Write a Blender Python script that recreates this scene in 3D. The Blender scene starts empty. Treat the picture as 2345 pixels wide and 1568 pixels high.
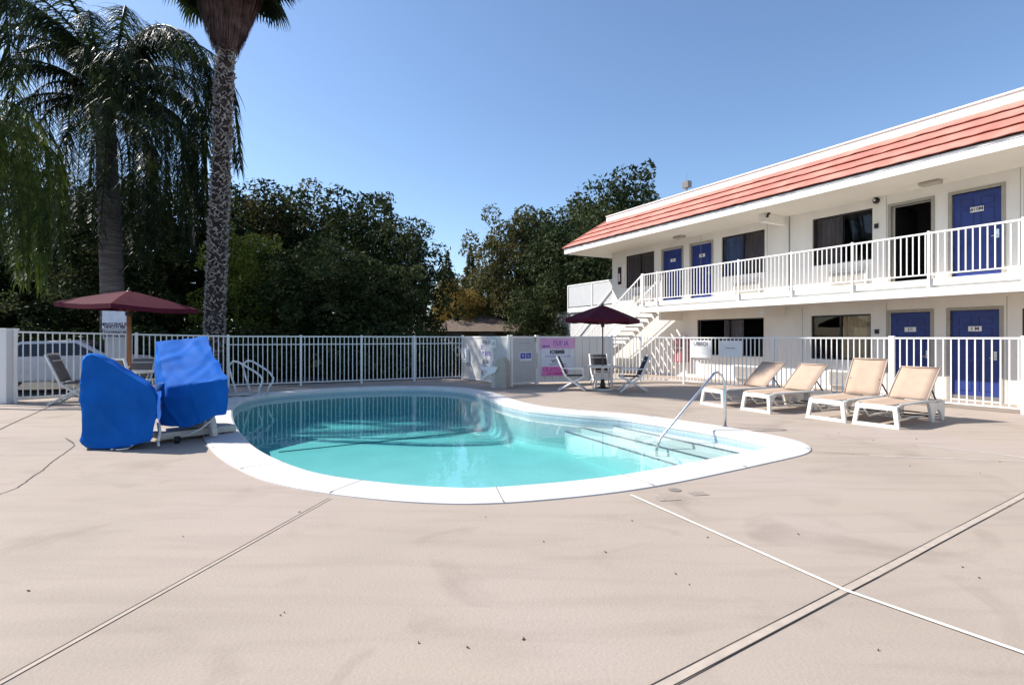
import bpy, bmesh, math, random
from mathutils import Vector, Matrix, noise
R = math.radians
C = bpy.context.scene.collection
random.seed(7)

# ------------------------------------------------------------------ camera, sky, sun, exposure
F, CX, HZ, EYE = 1237.6, 1172.5, 772.0, 1.5      # focal length, centre and horizon in 2345-px wide measure
cam_d = bpy.data.cameras.new('camera'); cam = bpy.data.objects.new('camera', cam_d); C.objects.link(cam)
cam_d.sensor_width = 36; cam_d.lens = 19.0; cam_d.shift_y = -12/2345; cam_d.clip_end = 2000; cam_d.clip_start = .05
cam.location = (0, 0, EYE); cam.rotation_euler = (R(90), 0, 0)
bpy.context.scene.camera = cam
SUN_TO = Vector((-.973, .23, 0)).normalized(); EL = 42
w = bpy.data.worlds.new('World'); bpy.context.scene.world = w; w.use_nodes = True
nt = w.node_tree; bg = nt.nodes['Background']
sky = nt.nodes.new('ShaderNodeTexSky'); sky.sky_type = 'NISHITA'; sky.sun_disc = False
sky.sun_elevation = R(EL); sky.sun_rotation = math.atan2(SUN_TO.x, SUN_TO.y)
sky.air_density = 1.0; sky.dust_density = .6; sky.ozone_density = 4.0; sky.altitude = 100
nt.links.new(sky.outputs[0], bg.inputs[0]); bg.inputs[1].default_value = .113
sd = bpy.data.lights.new('sun', 'SUN'); sd.energy = 4.3; sd.angle = R(.5); sd.color = (1, .95, .88)
so = bpy.data.objects.new('sun', sd); C.objects.link(so)
dv = Vector((SUN_TO.x*math.cos(R(EL)), SUN_TO.y*math.cos(R(EL)), math.sin(R(EL))))
so.rotation_euler = dv.to_track_quat('Z', 'Y').to_euler()
vs = bpy.context.scene.view_settings
vs.view_transform = 'Standard'; vs.look = 'None'; vs.exposure = .82; vs.gamma = 1
bpy.context.scene.render.resolution_x = 1024; bpy.context.scene.render.resolution_y = 684

def G(px, py, z=0.0):
    Y = (EYE - z)*F/(py - HZ); return Vector(((px-CX)/F*Y, Y, z))
def P(px, py, Y): return Vector(((px-CX)/F*Y, Y, EYE - (py-HZ)*Y/F))

# ------------------------------------------------------------------ materials
MATS = {}
def mat(name, col, rough=.6, metal=0, spec=.4, var=.06, scale=6, bump=0, bscale=40, col2=None, trans=0, stretch=None):
    if name in MATS: return MATS[name]
    m = bpy.data.materials.new(name); m.use_nodes = True; n = m.node_tree; b = n.nodes['Principled BSDF']
    b.inputs['Roughness'].default_value = rough; b.inputs['Metallic'].default_value = metal
    b.inputs['Specular IOR Level'].default_value = spec
    tc = n.nodes.new('ShaderNodeTexCoord'); src = tc.outputs['Object']
    if stretch:
        mp = n.nodes.new('ShaderNodeMapping'); mp.inputs['Scale'].default_value = stretch
        n.links.new(src, mp.inputs[0]); src = mp.outputs[0]
    nz = n.nodes.new('ShaderNodeTexNoise'); nz.inputs['Scale'].default_value = scale; nz.inputs['Detail'].default_value = 5
    n.links.new(src, nz.inputs['Vector'])
    rp = n.nodes.new('ShaderNodeValToRGB')
    c2 = col2 or tuple(min(1, c*(1+var)) for c in col)
    c1 = col if col2 else tuple(c*(1-var) for c in col)
    rp.color_ramp.elements[0].position = .35; rp.color_ramp.elements[1].position = .65
    rp.color_ramp.elements[0].color = (*c1, 1); rp.color_ramp.elements[1].color = (*c2, 1)
    n.links.new(nz.outputs[0], rp.inputs[0]); n.links.new(rp.outputs[0], b.inputs['Base Color'])
    if bump:
        n2 = n.nodes.new('ShaderNodeTexNoise'); n2.inputs['Scale'].default_value = bscale; n2.inputs['Detail'].default_value = 6
        n.links.new(src, n2.inputs['Vector'])
        bp = n.nodes.new('ShaderNodeBump'); bp.inputs['Strength'].default_value = bump; bp.inputs['Distance'].default_value = .02
        n.links.new(n2.outputs[0], bp.inputs['Height']); n.links.new(bp.outputs[0], b.inputs['Normal'])
    if trans:
        tr = n.nodes.new('ShaderNodeBsdfTranslucent'); n.links.new(rp.outputs[0], tr.inputs[0])
        mx = n.nodes.new('ShaderNodeMixShader'); mx.inputs[0].default_value = trans
        n.links.new(b.outputs[0], mx.inputs[1]); n.links.new(tr.outputs[0], mx.inputs[2])
        n.links.new(mx.outputs[0], n.nodes['Material Output'].inputs[0])
    MATS[name] = m; return m

def mat_deck():
    m = bpy.data.materials.new('deck_concrete'); m.use_nodes = True; n = m.node_tree; b = n.nodes['Principled BSDF']; L = n.links
    tc = n.nodes.new('ShaderNodeTexCoord')
    def nz(s, d=4, vec=None, dist=0):
        t = n.nodes.new('ShaderNodeTexNoise'); t.inputs['Scale'].default_value = s; t.inputs['Detail'].default_value = d
        t.inputs['Distortion'].default_value = dist; L.new(vec or tc.outputs['Object'], t.inputs['Vector']); return t.outputs[0]
    def ramp(f, stops):
        r = n.nodes.new('ShaderNodeValToRGB'); e = r.color_ramp.elements
        while len(e) < len(stops): e.new(.5)
        for i, (p, c) in enumerate(stops): e[i].position = p; e[i].color = (*c, 1)
        L.new(f, r.inputs[0]); return r.outputs[0]
    def mul(a, c, f=1, mode='MULTIPLY'):
        x = n.nodes.new('ShaderNodeMixRGB'); x.blend_type = mode; x.inputs[0].default_value = f
        L.new(a, x.inputs[1]); L.new(c, x.inputs[2]); return x.outputs[0]
    base = ramp(nz(.55, 5), [(.3, (.35, .292, .240)), (.5, (.383, .320, .263)), (.7, (.40, .328, .287))])
    mp = n.nodes.new('ShaderNodeMapping'); mp.inputs['Rotation'].default_value = (0, 0, R(12)); mp.inputs['Scale'].default_value = (.5, 3.2, 1)
    L.new(tc.outputs['Object'], mp.inputs[0])
    streak = ramp(nz(1.5, 8, mp.outputs[0], .6), [(.33, (.93, .925, .92)), (.5, (1, 1, 1)), (.75, (1.03, 1.02, 1.01))])
    c = mul(base, streak)
    spots = ramp(nz(.9, 9, None, 1.2), [(.30, (.80, .79, .78)), (.43, (1, 1, 1)), (1, (1, 1, 1))])
    c = mul(c, spots, .8)
    grain = ramp(nz(90, 3), [(.3, (.93, .93, .93)), (.7, (1.05, 1.05, 1.05))])
    c = mul(c, grain)
    vo = n.nodes.new('ShaderNodeTexVoronoi'); vo.inputs['Scale'].default_value = 1.15; L.new(tc.outputs['Object'], vo.inputs['Vector'])
    c = mul(c, ramp(vo.outputs['Distance'], [(.0, (.12, .1, .09)), (.013, (.2, .17, .15)), (.02, (1, 1, 1))]))
    L.new(c, b.inputs['Base Color']); b.inputs['Roughness'].default_value = .85; b.inputs['Specular IOR Level'].default_value = .2
    bp = n.nodes.new('ShaderNodeBump'); bp.inputs['Strength'].default_value = .25; bp.inputs['Distance'].default_value = .01
    L.new(nz(45, 6), bp.inputs['Height']); L.new(bp.outputs[0], b.inputs['Normal'])
    return m

def schlick(n, k):
    lw = n.nodes.new('ShaderNodeLayerWeight'); lw.inputs[0].default_value = .5
    pw = n.nodes.new('ShaderNodeMath'); pw.operation = 'POWER'; pw.inputs[1].default_value = 5; n.links.new(lw.outputs['Facing'], pw.inputs[0])
    ma = n.nodes.new('ShaderNodeMath'); ma.operation = 'MULTIPLY_ADD'; ma.inputs[1].default_value = k; ma.inputs[2].default_value = .02; ma.use_clamp = True
    n.links.new(pw.outputs[0], ma.inputs[0]); return ma.outputs[0]

def mat_glass(name, tint=(.5, .52, .55), gl=.12):
    if name in MATS: return MATS[name]
    m = bpy.data.materials.new(name); m.use_nodes = True; n = m.node_tree; n.nodes.remove(n.nodes['Principled BSDF'])
    t = n.nodes.new('ShaderNodeBsdfTransparent'); t.inputs[0].default_value = (*tint, 1)
    g = n.nodes.new('ShaderNodeBsdfGlossy'); g.inputs['Roughness'].default_value = .02
    fr = schlick(n, 1.0)
    ad = n.nodes.new('ShaderNodeMath'); ad.operation = 'ADD'; ad.inputs[1].default_value = gl; ad.use_clamp = True
    mx = n.nodes.new('ShaderNodeMixShader')
    n.links.new(fr, ad.inputs[0]); n.links.new(ad.outputs[0], mx.inputs[0]); n.links.new(t.outputs[0], mx.inputs[1]); n.links.new(g.outputs[0], mx.inputs[2])
    n.links.new(mx.outputs[0], n.nodes['Material Output'].inputs[0]); MATS[name] = m; return m

def mat_water():
    m = bpy.data.materials.new('pool_water'); m.use_nodes = True; n = m.node_tree; n.nodes.remove(n.nodes['Principled BSDF']); L = n.links
    tc = n.nodes.new('ShaderNodeTexCoord')
    mp = n.nodes.new('ShaderNodeMapping'); mp.inputs['Scale'].default_value = (1, 1, 1); L.new(tc.outputs['Object'], mp.inputs[0])
    nz = n.nodes.new('ShaderNodeTexNoise'); nz.inputs['Scale'].default_value = 2.2; nz.inputs['Detail'].default_value = 3; L.new(mp.outputs[0], nz.inputs['Vector'])
    bp = n.nodes.new('ShaderNodeBump'); bp.inputs['Strength'].default_value = .16; bp.inputs['Distance'].default_value = .02; L.new(nz.outputs[0], bp.inputs['Height'])
    t = n.nodes.new('ShaderNodeBsdfTransparent'); t.inputs[0].default_value = (.97, 1, 1, 1)
    g = n.nodes.new('ShaderNodeBsdfGlossy'); g.inputs['Roughness'].default_value = .015; L.new(bp.outputs[0], g.inputs['Normal'])
    fr = schlick(n, .85)
    mx = n.nodes.new('ShaderNodeMixShader'); L.new(fr, mx.inputs[0]); L.new(t.outputs[0], mx.inputs[1]); L.new(g.outputs[0], mx.inputs[2])
    L.new(mx.outputs[0], n.nodes['Material Output'].inputs[0])
    va = n.nodes.new('ShaderNodeVolumeAbsorption'); va.inputs['Color'].default_value = (.30, .895, .90, 1); va.inputs['Density'].default_value = .46
    L.new(va.outputs[0], n.nodes['Material Output'].inputs['Volume'])
    return m

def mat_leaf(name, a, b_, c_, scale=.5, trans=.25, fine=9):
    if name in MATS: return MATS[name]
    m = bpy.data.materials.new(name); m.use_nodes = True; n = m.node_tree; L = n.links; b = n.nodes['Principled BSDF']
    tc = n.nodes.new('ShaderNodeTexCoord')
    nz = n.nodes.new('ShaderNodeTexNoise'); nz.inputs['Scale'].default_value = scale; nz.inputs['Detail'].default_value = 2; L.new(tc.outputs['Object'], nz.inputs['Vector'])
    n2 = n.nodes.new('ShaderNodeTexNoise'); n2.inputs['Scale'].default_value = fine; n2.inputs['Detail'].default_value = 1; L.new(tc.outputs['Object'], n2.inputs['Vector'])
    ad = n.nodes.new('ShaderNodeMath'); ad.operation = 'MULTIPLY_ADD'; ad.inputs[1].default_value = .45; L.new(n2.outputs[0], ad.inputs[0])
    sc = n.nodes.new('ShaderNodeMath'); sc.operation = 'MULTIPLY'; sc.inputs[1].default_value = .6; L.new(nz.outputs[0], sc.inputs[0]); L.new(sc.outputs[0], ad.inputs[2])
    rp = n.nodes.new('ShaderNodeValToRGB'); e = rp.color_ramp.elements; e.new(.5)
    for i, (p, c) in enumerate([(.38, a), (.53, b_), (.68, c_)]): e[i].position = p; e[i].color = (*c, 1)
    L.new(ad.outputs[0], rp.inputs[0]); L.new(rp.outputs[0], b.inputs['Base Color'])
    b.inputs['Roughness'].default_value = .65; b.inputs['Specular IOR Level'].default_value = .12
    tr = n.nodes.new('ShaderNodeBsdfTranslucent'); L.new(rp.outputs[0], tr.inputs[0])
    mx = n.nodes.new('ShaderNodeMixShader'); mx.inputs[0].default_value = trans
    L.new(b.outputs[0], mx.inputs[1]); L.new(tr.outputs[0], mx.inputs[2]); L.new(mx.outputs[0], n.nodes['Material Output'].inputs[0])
    MATS[name] = m; return m

WHITE = mat('white_paint', (.80, .78, .75), .5, var=.03, scale=2)
WALL = mat('white_stucco', (.80, .755, .69), .8, var=.05, scale=1.4, stretch=(1, 1, .3), bump=.15, bscale=60)
SOFF = mat('soffit_paint', (.76, .70, .60), .8, var=.03, scale=.7)
CREAM = mat('beige_trim', (.36, .33, .28), .6)
BLUE = mat('blue_door_paint', (.022, .042, .20), .45, var=.1, scale=3)
DARKM = mat('dark_bronze_metal', (.02, .018, .016), .35, spec=.5)
BLACK = mat('black_plastic', (.012, .012, .013), .45)
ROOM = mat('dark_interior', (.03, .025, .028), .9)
RESIN = mat('white_resin', (.74, .71, .65), .4, var=.04, scale=5)
SLING = mat('tan_sling_fabric', (.52, .38, .28), .75, var=.05, scale=6, bump=.3, bscale=220, trans=.15)
BROWNSL = mat('brown_sling_fabric', (.19, .15, .13), .75, var=.08, bump=.3, bscale=200)
DKSLING = mat('dark_sling_fabric', (.035, .028, .03), .75)
TERRA = mat('terracotta_tile', (.50, .165, .125), .78, scale=1.7, bump=.3, bscale=30, col2=(.58, .25, .19))
MAROON = mat('maroon_canvas', (.085, .010, .024), .8, spec=.15, var=.12, scale=4, trans=.15)
STEEL = mat('brushed_steel', (.55, .56, .58), .25, metal=1)
COVER = mat('blue_vinyl_cover', (.007, .105, .42), .7, spec=.05, var=.12, scale=2.5, bump=.25, bscale=4)
WOOD = mat('varnished_wood', (.30, .12, .05), .5, scale=8, var=.2, stretch=(1, 1, .15))
PINKM = mat('pink_paper', (.75, .38, .62), .6)
HOTP = mat('magenta_ink', (.70, .05, .32), .6)
INK = mat('dark_ink', (.03, .02, .06), .6); VIO = mat('violet_ink', (.12, .06, .45), .6)
PAPER = mat('pale_paper', (.72, .74, .80), .6)
BLUEP = mat('blue_print', (.06, .07, .42), .6)
GREYP = mat('grey_panel', (.50, .51, .52), .6, var=.04)
ASPH = mat('asphalt', (.055, .053, .05), .9, scale=1.2, var=.2, bump=.3, bscale=80)
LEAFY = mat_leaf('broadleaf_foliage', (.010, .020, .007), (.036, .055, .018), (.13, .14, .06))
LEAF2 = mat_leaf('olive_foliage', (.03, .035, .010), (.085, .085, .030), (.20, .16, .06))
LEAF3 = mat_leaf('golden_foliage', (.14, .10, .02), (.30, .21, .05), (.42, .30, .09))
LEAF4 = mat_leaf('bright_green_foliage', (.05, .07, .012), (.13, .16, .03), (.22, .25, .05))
PALMF = mat_leaf('feather_palm_leaf', (.010, .018, .007), (.022, .036, .012), (.09, .12, .03), scale=.3, trans=.4, fine=4)
PALMG = mat_leaf('sunlit_palm_leaf', (.03, .05, .010), (.08, .12, .02), (.20, .24, .05), scale=.4, trans=.5, fine=4)  # brighter green puts the sunlit look of the left-edge fronds into the colour
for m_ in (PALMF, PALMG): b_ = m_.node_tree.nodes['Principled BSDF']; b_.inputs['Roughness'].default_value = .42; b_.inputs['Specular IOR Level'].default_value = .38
PALML = mat_leaf('palm_leaf', (.008, .015, .006), (.022, .036, .012), (.09, .12, .02), scale=.3, trans=.4, fine=4)
BARK = mat('brown_bark', (.06, .045, .035), .9, var=.3, scale=8, bump=.6, bscale=20)
PBARK = mat('grey_palm_bark', (.16, .13, .12), .9, var=.35, scale=3, bump=.9, bscale=9, stretch=(.5, .5, 6))
WBARK = mat('fan_palm_bark', (.02, .012, .010), .9, scale=5, col2=(.06, .042, .035), bump=.6, bscale=20)
STUB = mat('leaf_base_fibre', (.20, .165, .15), .85, scale=6, col2=(.42, .37, .34))
DEAD = mat('dead_frond_brown', (.045, .022, .018), .85, scale=3, col2=(.13, .075, .065))

# ------------------------------------------------------------------ mesh helpers
class MB:
    def __init__(s): s.v = []; s.f = []
    def add(s, vs, fs):
        o = len(s.v); s.v += [Vector(v) for v in vs]; s.f += [tuple(i+o for i in f) for f in fs]
    def box(s, c, d, rz=0, M=None):
        c = Vector(c); x, y, z = d[0]/2, d[1]/2, d[2]/2
        pts = [Vector((a*x, b*y, e*z)) for e in (-1, 1) for b in (-1, 1) for a in (-1, 1)]
        m = M if M is not None else Matrix.Rotation(rz, 3, 'Z')
        s.add([m @ p + c for p in pts], [(0,2,3,1), (4,5,7,6), (0,1,5,4), (2,6,7,3), (0,4,6,2), (1,3,7,5)])
    def bx(s, x0, x1, y0, y1, z0, z1): s.box(((x0+x1)/2, (y0+y1)/2, (z0+z1)/2), (x1-x0, y1-y0, z1-z0))
    def beam(s, a, b, w, h, up=(0, 0, 1)):
        a, b = Vector(a), Vector(b); d = b-a; L = d.length; d.normalize(); up = Vector(up)
        x = d.cross(up)
        if x.length < 1e-4: x = d.cross(Vector((0, 1, 0)))
        x.normalize(); y = x.cross(d)
        m = Matrix((x, d, y)).transposed(); s.box((a+b)/2, (w, L, h), M=m)
    def tube(s, pts, r, n=8, caps=True):
        pts = [Vector(p) for p in pts]; rr = r if isinstance(r, (list, tuple)) else [r]*len(pts); o = len(s.v); px = None
        for i, p in enumerate(pts):
            d = (pts[min(i+1, len(pts)-1)] - pts[max(i-1, 0)]).normalized()
            if px is None:
                px = d.cross(Vector((0, 0, 1)));
                if px.length < .05: px = d.cross(Vector((0, 1, 0)))
            px = (px - d*px.dot(d)).normalized(); py = d.cross(px)
            for k in range(n):
                t = 2*math.pi*k/n; s.v.append(p + (px*math.cos(t)+py*math.sin(t))*rr[i])
        for i in range(len(pts)-1):
            for k in range(n):
                a = o+i*n+k; b = o+i*n+(k+1) % n; s.f.append((a, b, b+n, a+n))
        if caps: s.f.append(tuple(o+k for k in reversed(range(n)))); s.f.append(tuple(o+(len(pts)-1)*n+k for k in range(n)))
    def prism(s, poly, f0, f1):
        """poly 2-D list, f0/f1 map (a,b)->Vector at each end"""
        n = len(poly); o = len(s.v)
        s.v += [Vector(f0(*p)) for p in poly] + [Vector(f1(*p)) for p in poly]
        s.f.append(tuple(o+i for i in range(n))); s.f.append(tuple(o+n+i for i in reversed(range(n))))
        for i in range(n): j = (i+1) % n; s.f.append((o+i, o+n+i, o+n+j, o+j))
    def quad(s, a, b, c, d): s.add([a, b, c, d], [(0, 1, 2, 3)])
    def lathe(s, prof, c=(0, 0, 0), n=24):
        o = len(s.v); c = Vector(c)
        for r, z in prof:
            for k in range(n): t = 2*math.pi*k/n; s.v.append(c+Vector((r*math.cos(t), r*math.sin(t), z)))
        for i in range(len(prof)-1):
            for k in range(n): a = o+i*n+k; b = o+i*n+(k+1) % n; s.f.append((a, b, b+n, a+n))
        s.f.append(tuple(o+k for k in reversed(range(n)))); s.f.append(tuple(o+(len(prof)-1)*n+k for k in range(n)))
    def mesh(s, name, m, smooth=False, fix=True):
        me = bpy.data.meshes.new(name); me.from_pydata([tuple(v) for v in s.v], [], s.f); me.materials.append(m)
        if fix:
            b = bmesh.new(); b.from_mesh(me); bmesh.ops.recalc_face_normals(b, faces=b.faces); b.to_mesh(me); b.free()
        if smooth: me.polygons.foreach_set('use_smooth', [True]*len(me.polygons))
        me.update(); return me
def link(name, me, parent=None, loc=None, rz=0):
    o = bpy.data.objects.new(name, me); C.objects.link(o)
    if parent: o.parent = parent
    if loc is not None: o.location = loc
    o.rotation_euler = (0, 0, rz); return o
def obj(name, mb, m, parent=None, smooth=False, bevel=0, loc=None, rz=0, fix=True):
    o = link(name, mb.mesh(name, m, smooth, fix), parent, loc, rz)
    if bevel:
        b = o.modifiers.new('bevel', 'BEVEL'); b.width = bevel; b.segments = 2; b.limit_method = 'ANGLE'; b.angle_limit = R(40)
    if smooth and not bevel: 
        pass
    return o
def thing(name, label, cat, loc=(0, 0, 0), rz=0, group=None):
    o = bpy.data.objects.new(name, None); C.objects.link(o); o.location = loc; o.rotation_euler = (0, 0, rz)
    o.empty_display_size = .2; return tag(o, label, cat, group)
def tag(o, label, cat, group=None):
    o['label'] = label; o['category'] = cat
    if group: o['group'] = group
    return o
def struct(o): o['kind'] = 'structure'; return o
def dup(root, loc, rz, label, scale=None):
    r = root.copy(); C.objects.link(r); r.location = loc; r.rotation_euler = (0, 0, rz); r['label'] = label
    if scale: r.scale = scale if not isinstance(scale, (int, float)) else (scale,)*3
    for ch in list(root.children):
        c = ch.copy(); C.objects.link(c); c.parent = r
        for g in ch.children:
            d = g.copy(); C.objects.link(d); d.parent = c
    return r
def lettering(body, size, o, right, up, m, parent, name='lettering', align='CENTER', sx=1, bold=.0):
    cu = bpy.data.curves.new('text', 'FONT'); cu.body = body; cu.size = size; cu.align_x = align; cu.align_y = 'CENTER'; cu.offset = bold; cu.resolution_u = 2
    t = bpy.data.objects.new('text', cu); C.objects.link(t)
    bpy.context.view_layer.update()
    me = bpy.data.meshes.new_from_object(t.evaluated_get(bpy.context.evaluated_depsgraph_get()))
    bpy.data.objects.remove(t); o = Vector(o); right = Vector(right); up = Vector(up)
    for v in me.vertices: v.co = o + right*v.co.x*sx + up*v.co.y
    me.materials.clear(); me.materials.append(m); me.name = name
    return link(name, me, parent)

# ------------------------------------------------------------------ pool outline
inner_px = [(531,940),(543.6,923.5),(581,909.5),(675,898.5),(800,890.7),(925,887.5),(1018,890),(1081,898.5),(1143,921),(1189,932),
 (1224,938.5),(1324,948.5),(1424,956),(1490,965),(1590,980),(1690,998),(1765,1014),(1777,1020),(1755,1027),(1650,1048),(1557,1066),(1424,1089.5),(1290,1106),
 (1124,1119),(1040,1119.5),(925,1112.6),(768.6,1093.8),(675,1070),(597,1034),(559,1003),(537,972)]
def spline(pts, n=6):
    out = []; N = len(pts)
    for i in range(N):
        a, b, c, d = pts[i-1], pts[i], pts[(i+1) % N], pts[(i+2) % N]
        for k in range(n):
            t = k/n; out.append(.5*((2*b)+(c-a)*t+(2*a-5*b+4*c-d)*t*t+(3*b-a-3*c+d)*t**3))
    return out
inner = [Vector((p.x, p.y)) for p in spline([G(*p) for p in inner_px])]
def resample(pts, step):
    out = [pts[0]]; acc = 0; N = len(pts)
    for i in range(N):
        a, b = pts[i], pts[(i+1) % N]; d = (b-a).length
        while acc + d >= step:
            t = (step-acc)/d; a = a + (b-a)*t; d = (b-a).length; out.append(a); acc = 0
        acc += d
    return out
inner = resample(inner, .12)
def offset(pts, d):
    N = len(pts); nn = []
    area = sum(pts[i].x*pts[(i+1) % N].y-pts[(i+1) % N].x*pts[i].y for i in range(N)); s = 1 if area > 0 else -1
    for i in range(N):
        t = (pts[(i+2) % N]-pts[i-2]).normalized(); nn.append(Vector((t.y, -t.x))*s)
    q = [pts[i]+nn[i]*d for i in range(N)]
    for _ in range(4 if abs(d) > .1 else 0): q = [(q[i-1]+q[i]*2+q[(i+1) % N])/4 for i in range(N)]
    return q
outer = offset(inner, .5)

def sheet_with_hole(name, outerp, holep, z, m):
    b = bmesh.new(); es = []
    for loop in (outerp, holep):
        vs_ = [b.verts.new((p[0], p[1], z)) for p in loop]
        for i in range(len(vs_)): es.append(b.edges.new((vs_[i], vs_[(i+1) % len(vs_)])))
    bmesh.ops.triangle_fill(b, edges=es, use_beauty=True)
    bmesh.ops.recalc_face_normals(b, faces=b.faces)
    for f in b.faces:
        if f.normal.z < 0: f.normal_flip()
    me = bpy.data.meshes.new(name); b.to_mesh(me); b.free(); me.materials.append(m); return struct(link(name, me))

sheet_with_hole('ground', [(-500,-500), (500,-500), (500,900), (-500,900)], [(-8,3.5), (6,3.5), (6,16.5), (-8,16.5)], -.035, ASPH)
deck_poly = [(-16,-7), (20,-7), (20,5), (5,26.5), (2.2,26.5), (-.2,19.2), (-1.9,19.7), (-3.5,19), (-8.4,16.4), (-11.9,12.7), (-16,12)]
sheet_with_hole('pool_deck', deck_poly, outer, 0, mat_deck())

# coping
COPE = mat('coping_concrete', (.62, .60, .57), .75, var=.06, scale=2.2, bump=.2, bscale=25)
mb = MB(); N = len(inner); prof = [(0, -.085), (-.012, -.055), (-.012, .0), (.02, .022), (.44, .022), (.5, .012), (.5, -.03)]
rings = []
for d, z in prof:
    q = inner if d == 0 else offset(inner, d)
    rings.append([Vector((p.x, p.y, z)) for p in (q if d < .45 else outer)])
for i, r_ in enumerate(rings): mb.v += r_
for i in range(len(rings)-1):
    for k in range(N): a = i*N+k; b_ = i*N+(k+1) % N; mb.f.append((a, b_, b_+N, a+N))
struct(obj('pool_coping', mb, COPE, smooth=False))
mb = MB()
for k in range(0, N, 12):
    a, b_ = offset(inner, .0)[k], outer[k]
    mb.beam((a.x, a.y, .0215), (b_.x, b_.y, .0215), .008, .004)
struct(obj('coping_joints', mb, mat('joint_grey', (.18, .16, .14), .9)))
# basin
TILE = mat('waterline_tile', (.36, .46, .50), .3, var=.12, scale=30)
PLAST = mat('pool_plaster', (.56, .59, .58), .7, var=.04, scale=1.5)
FLOOR = -.78
mb = MB()
zs = [(-.006, -.08), (-.006, -.62), (-.03, -.70), (-.09, -.755), (-.16, FLOOR)]
rings = [[Vector((p.x, p.y, z)) for p in offset(inner, d)] for d, z in zs]
for r_ in rings: mb.v += r_
for i in range(len(rings)-1):
    for k in range(N): a = i*N+k; b_ = i*N+(k+1) % N; mb.f.append((a, b_, b_+N, a+N))
mb.f.append(tuple((len(rings)-1)*N+k for k in range(N)))
pb = obj('pool_basin', mb, PLAST, fix=False); struct(pb)
mb = MB(); o1 = offset(inner, -.012)
for k in range(N):
    a, b_ = o1[k], o1[(k+1) % N]; mb.quad((a.x, a.y, -.075), (b_.x, b_.y, -.075), (b_.x, b_.y, -.20), (a.x, a.y, -.20))
struct(obj('waterline_tiles', mb, TILE, fix=False))
# steps
def half(a, b, za, side=6):
    """solid slab whose front edge is the line a-b, reaching away to the far right edge"""
    a, b = Vector(a), Vector(b); d = (b-a).normalized(); n_ = Vector((-d.y, d.x))
    if n_.x < 0: n_ = -n_
    return [a-d*.25, b+d*.35, b+d*.35+n_*side, a-d*.25+n_*side]
STEP = [(G(1262,978,-.36), G(1553,1066,-.36), -.36), (G(1320,976,-.25), G(1630,1053,-.25), -.25), (G(1390,972,-.17), G(1700,1039.5,-.17), -.17)]
mb = MB(); ed = MB()
for a, b_, z in STEP:
    q = half(a.xy, b_.xy, z, 2.2); mb.prism([tuple(p) for p in q], lambda x, y: (x, y, FLOOR-.03), lambda x, y, z=z: (x, y, z))
    d = (q[1]-q[0]).normalized(); nn = Vector((-d.y, d.x)); nn = nn if nn.x > 0 else -nn
    a2, b2 = q[0]+nn*.015, q[1]+nn*.015; ed.beam((a2.x, a2.y, z+.003), (b2.x, b2.y, z+.003), .05, .006)
struct(obj('pool_steps', mb, PLAST)); struct(obj('step_edge_tiles', ed, mat('navy_tile', (.03, .08, .12), .4)))
mb = MB(); a, b_ = G(638,1035,FLOOR), G(1140,982,FLOOR); mb.beam((a.x, a.y, FLOOR+.004), (b_.x, b_.y, FLOOR+.004), .07, .004)
struct(obj('depth_line', mb, MATS['navy_tile']))
# water
mb = MB(); wo = offset(inner, .03); zt, zb = -.115, -1.1
mb.v = [Vector((p.x, p.y, zt)) for p in wo]+[Vector((p.x, p.y, zb)) for p in wo]
mb.f = [tuple(range(N)), tuple(reversed(range(N, 2*N)))]+[(k, k+N, (k+1) % N+N, (k+1) % N) for k in range(N)]
struct(obj('pool_water', mb, mat_water()))

# deck joints, cracks
def strip(mb, a, b, wd, z=.004, wob=0, n=1):
    a, b = Vector(a), Vector(b); pts = [a.lerp(b, i/n) for i in range(n+1)]; d = (b-a).normalized(); nn = Vector((-d.y, d.x, 0))
    pts = [p + nn*random.uniform(-wob, wob) for p in pts]
    for i in range(n):
        p, q = pts[i], pts[i+1]; mb.quad((*(p-nn*wd/2).xy, z), (*(q-nn*wd/2).xy, z), (*(q+nn*wd/2).xy, z), (*(p+nn*wd/2).xy, z))
def ext(a, b, m=6.0): return b+(b-a).normalized()*m
wl = MB(); strip(wl, G(1445,1134), G(1934,1352), .028, .008); strip(wl, G(1934,1352), ext(G(1934,1352), G(2440,1530), 9), .03, .008)
strip(wl, G(2100,1018), G(2500,1066), .02); strip(wl, G(1990,1043), G(2345,1056), .014)
struct(obj('deck_painted_line', wl, mat('old_white_line', (.72, .70, .66), .8, scale=9, var=.12)))
jl = MB()
JC = G(1934,1352); JR = ext(JC, G(2440,1083), 1.5); JN = ext(JC, G(1460,1600), 7); JL = ext(G(757,1141), G(-60,1598), 7)
strip(jl, JR, JC, .055, .004, .003, 12); strip(jl, JC, JN, .05, .004, .003, 12)
strip(jl, G(757,1141), JL, .028, .004, .002, 14)
struct(obj('deck_joint_strip', jl, mat('joint_filler', (.43, .36, .295), .85, scale=12, var=.08)))
dl = MB()
def parallel(a, b, off, wd, n=14, z=.0055):
    a, b = Vector(a), Vector(b); d = (b-a).normalized(); nn = Vector((-d.y, d.x, 0))*off; strip(dl, a+nn, b+nn, wd, z, .002, n)
for s_ in (-1, 1):
    parallel(JR, JC, s_*.028, .005, 16); parallel(JC, JN, s_*.028, .007, 16)
parallel(G(757,1141), JL, -.017, .007)
strip(dl, G(-60,1010), G(150,914), .02, .004, .006, 10)
strip(dl, G(1850,1035), G(1990,1041), .008, .004, .004, 6)
cr = [(170,1015), (150,1003), (172,1019), (140,1043), (112,1063), (100,1075), (75,1090), (58,1105), (40,1117), (0,1131), (-60,1150)]
for a, b_ in zip(cr, cr[1:]): strip(dl, G(*a), G(*b_), .009, .004, .006, 3)
struct(obj('deck_crack', dl, mat('crack_dark', (.035, .028, .025), .9)))

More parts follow.
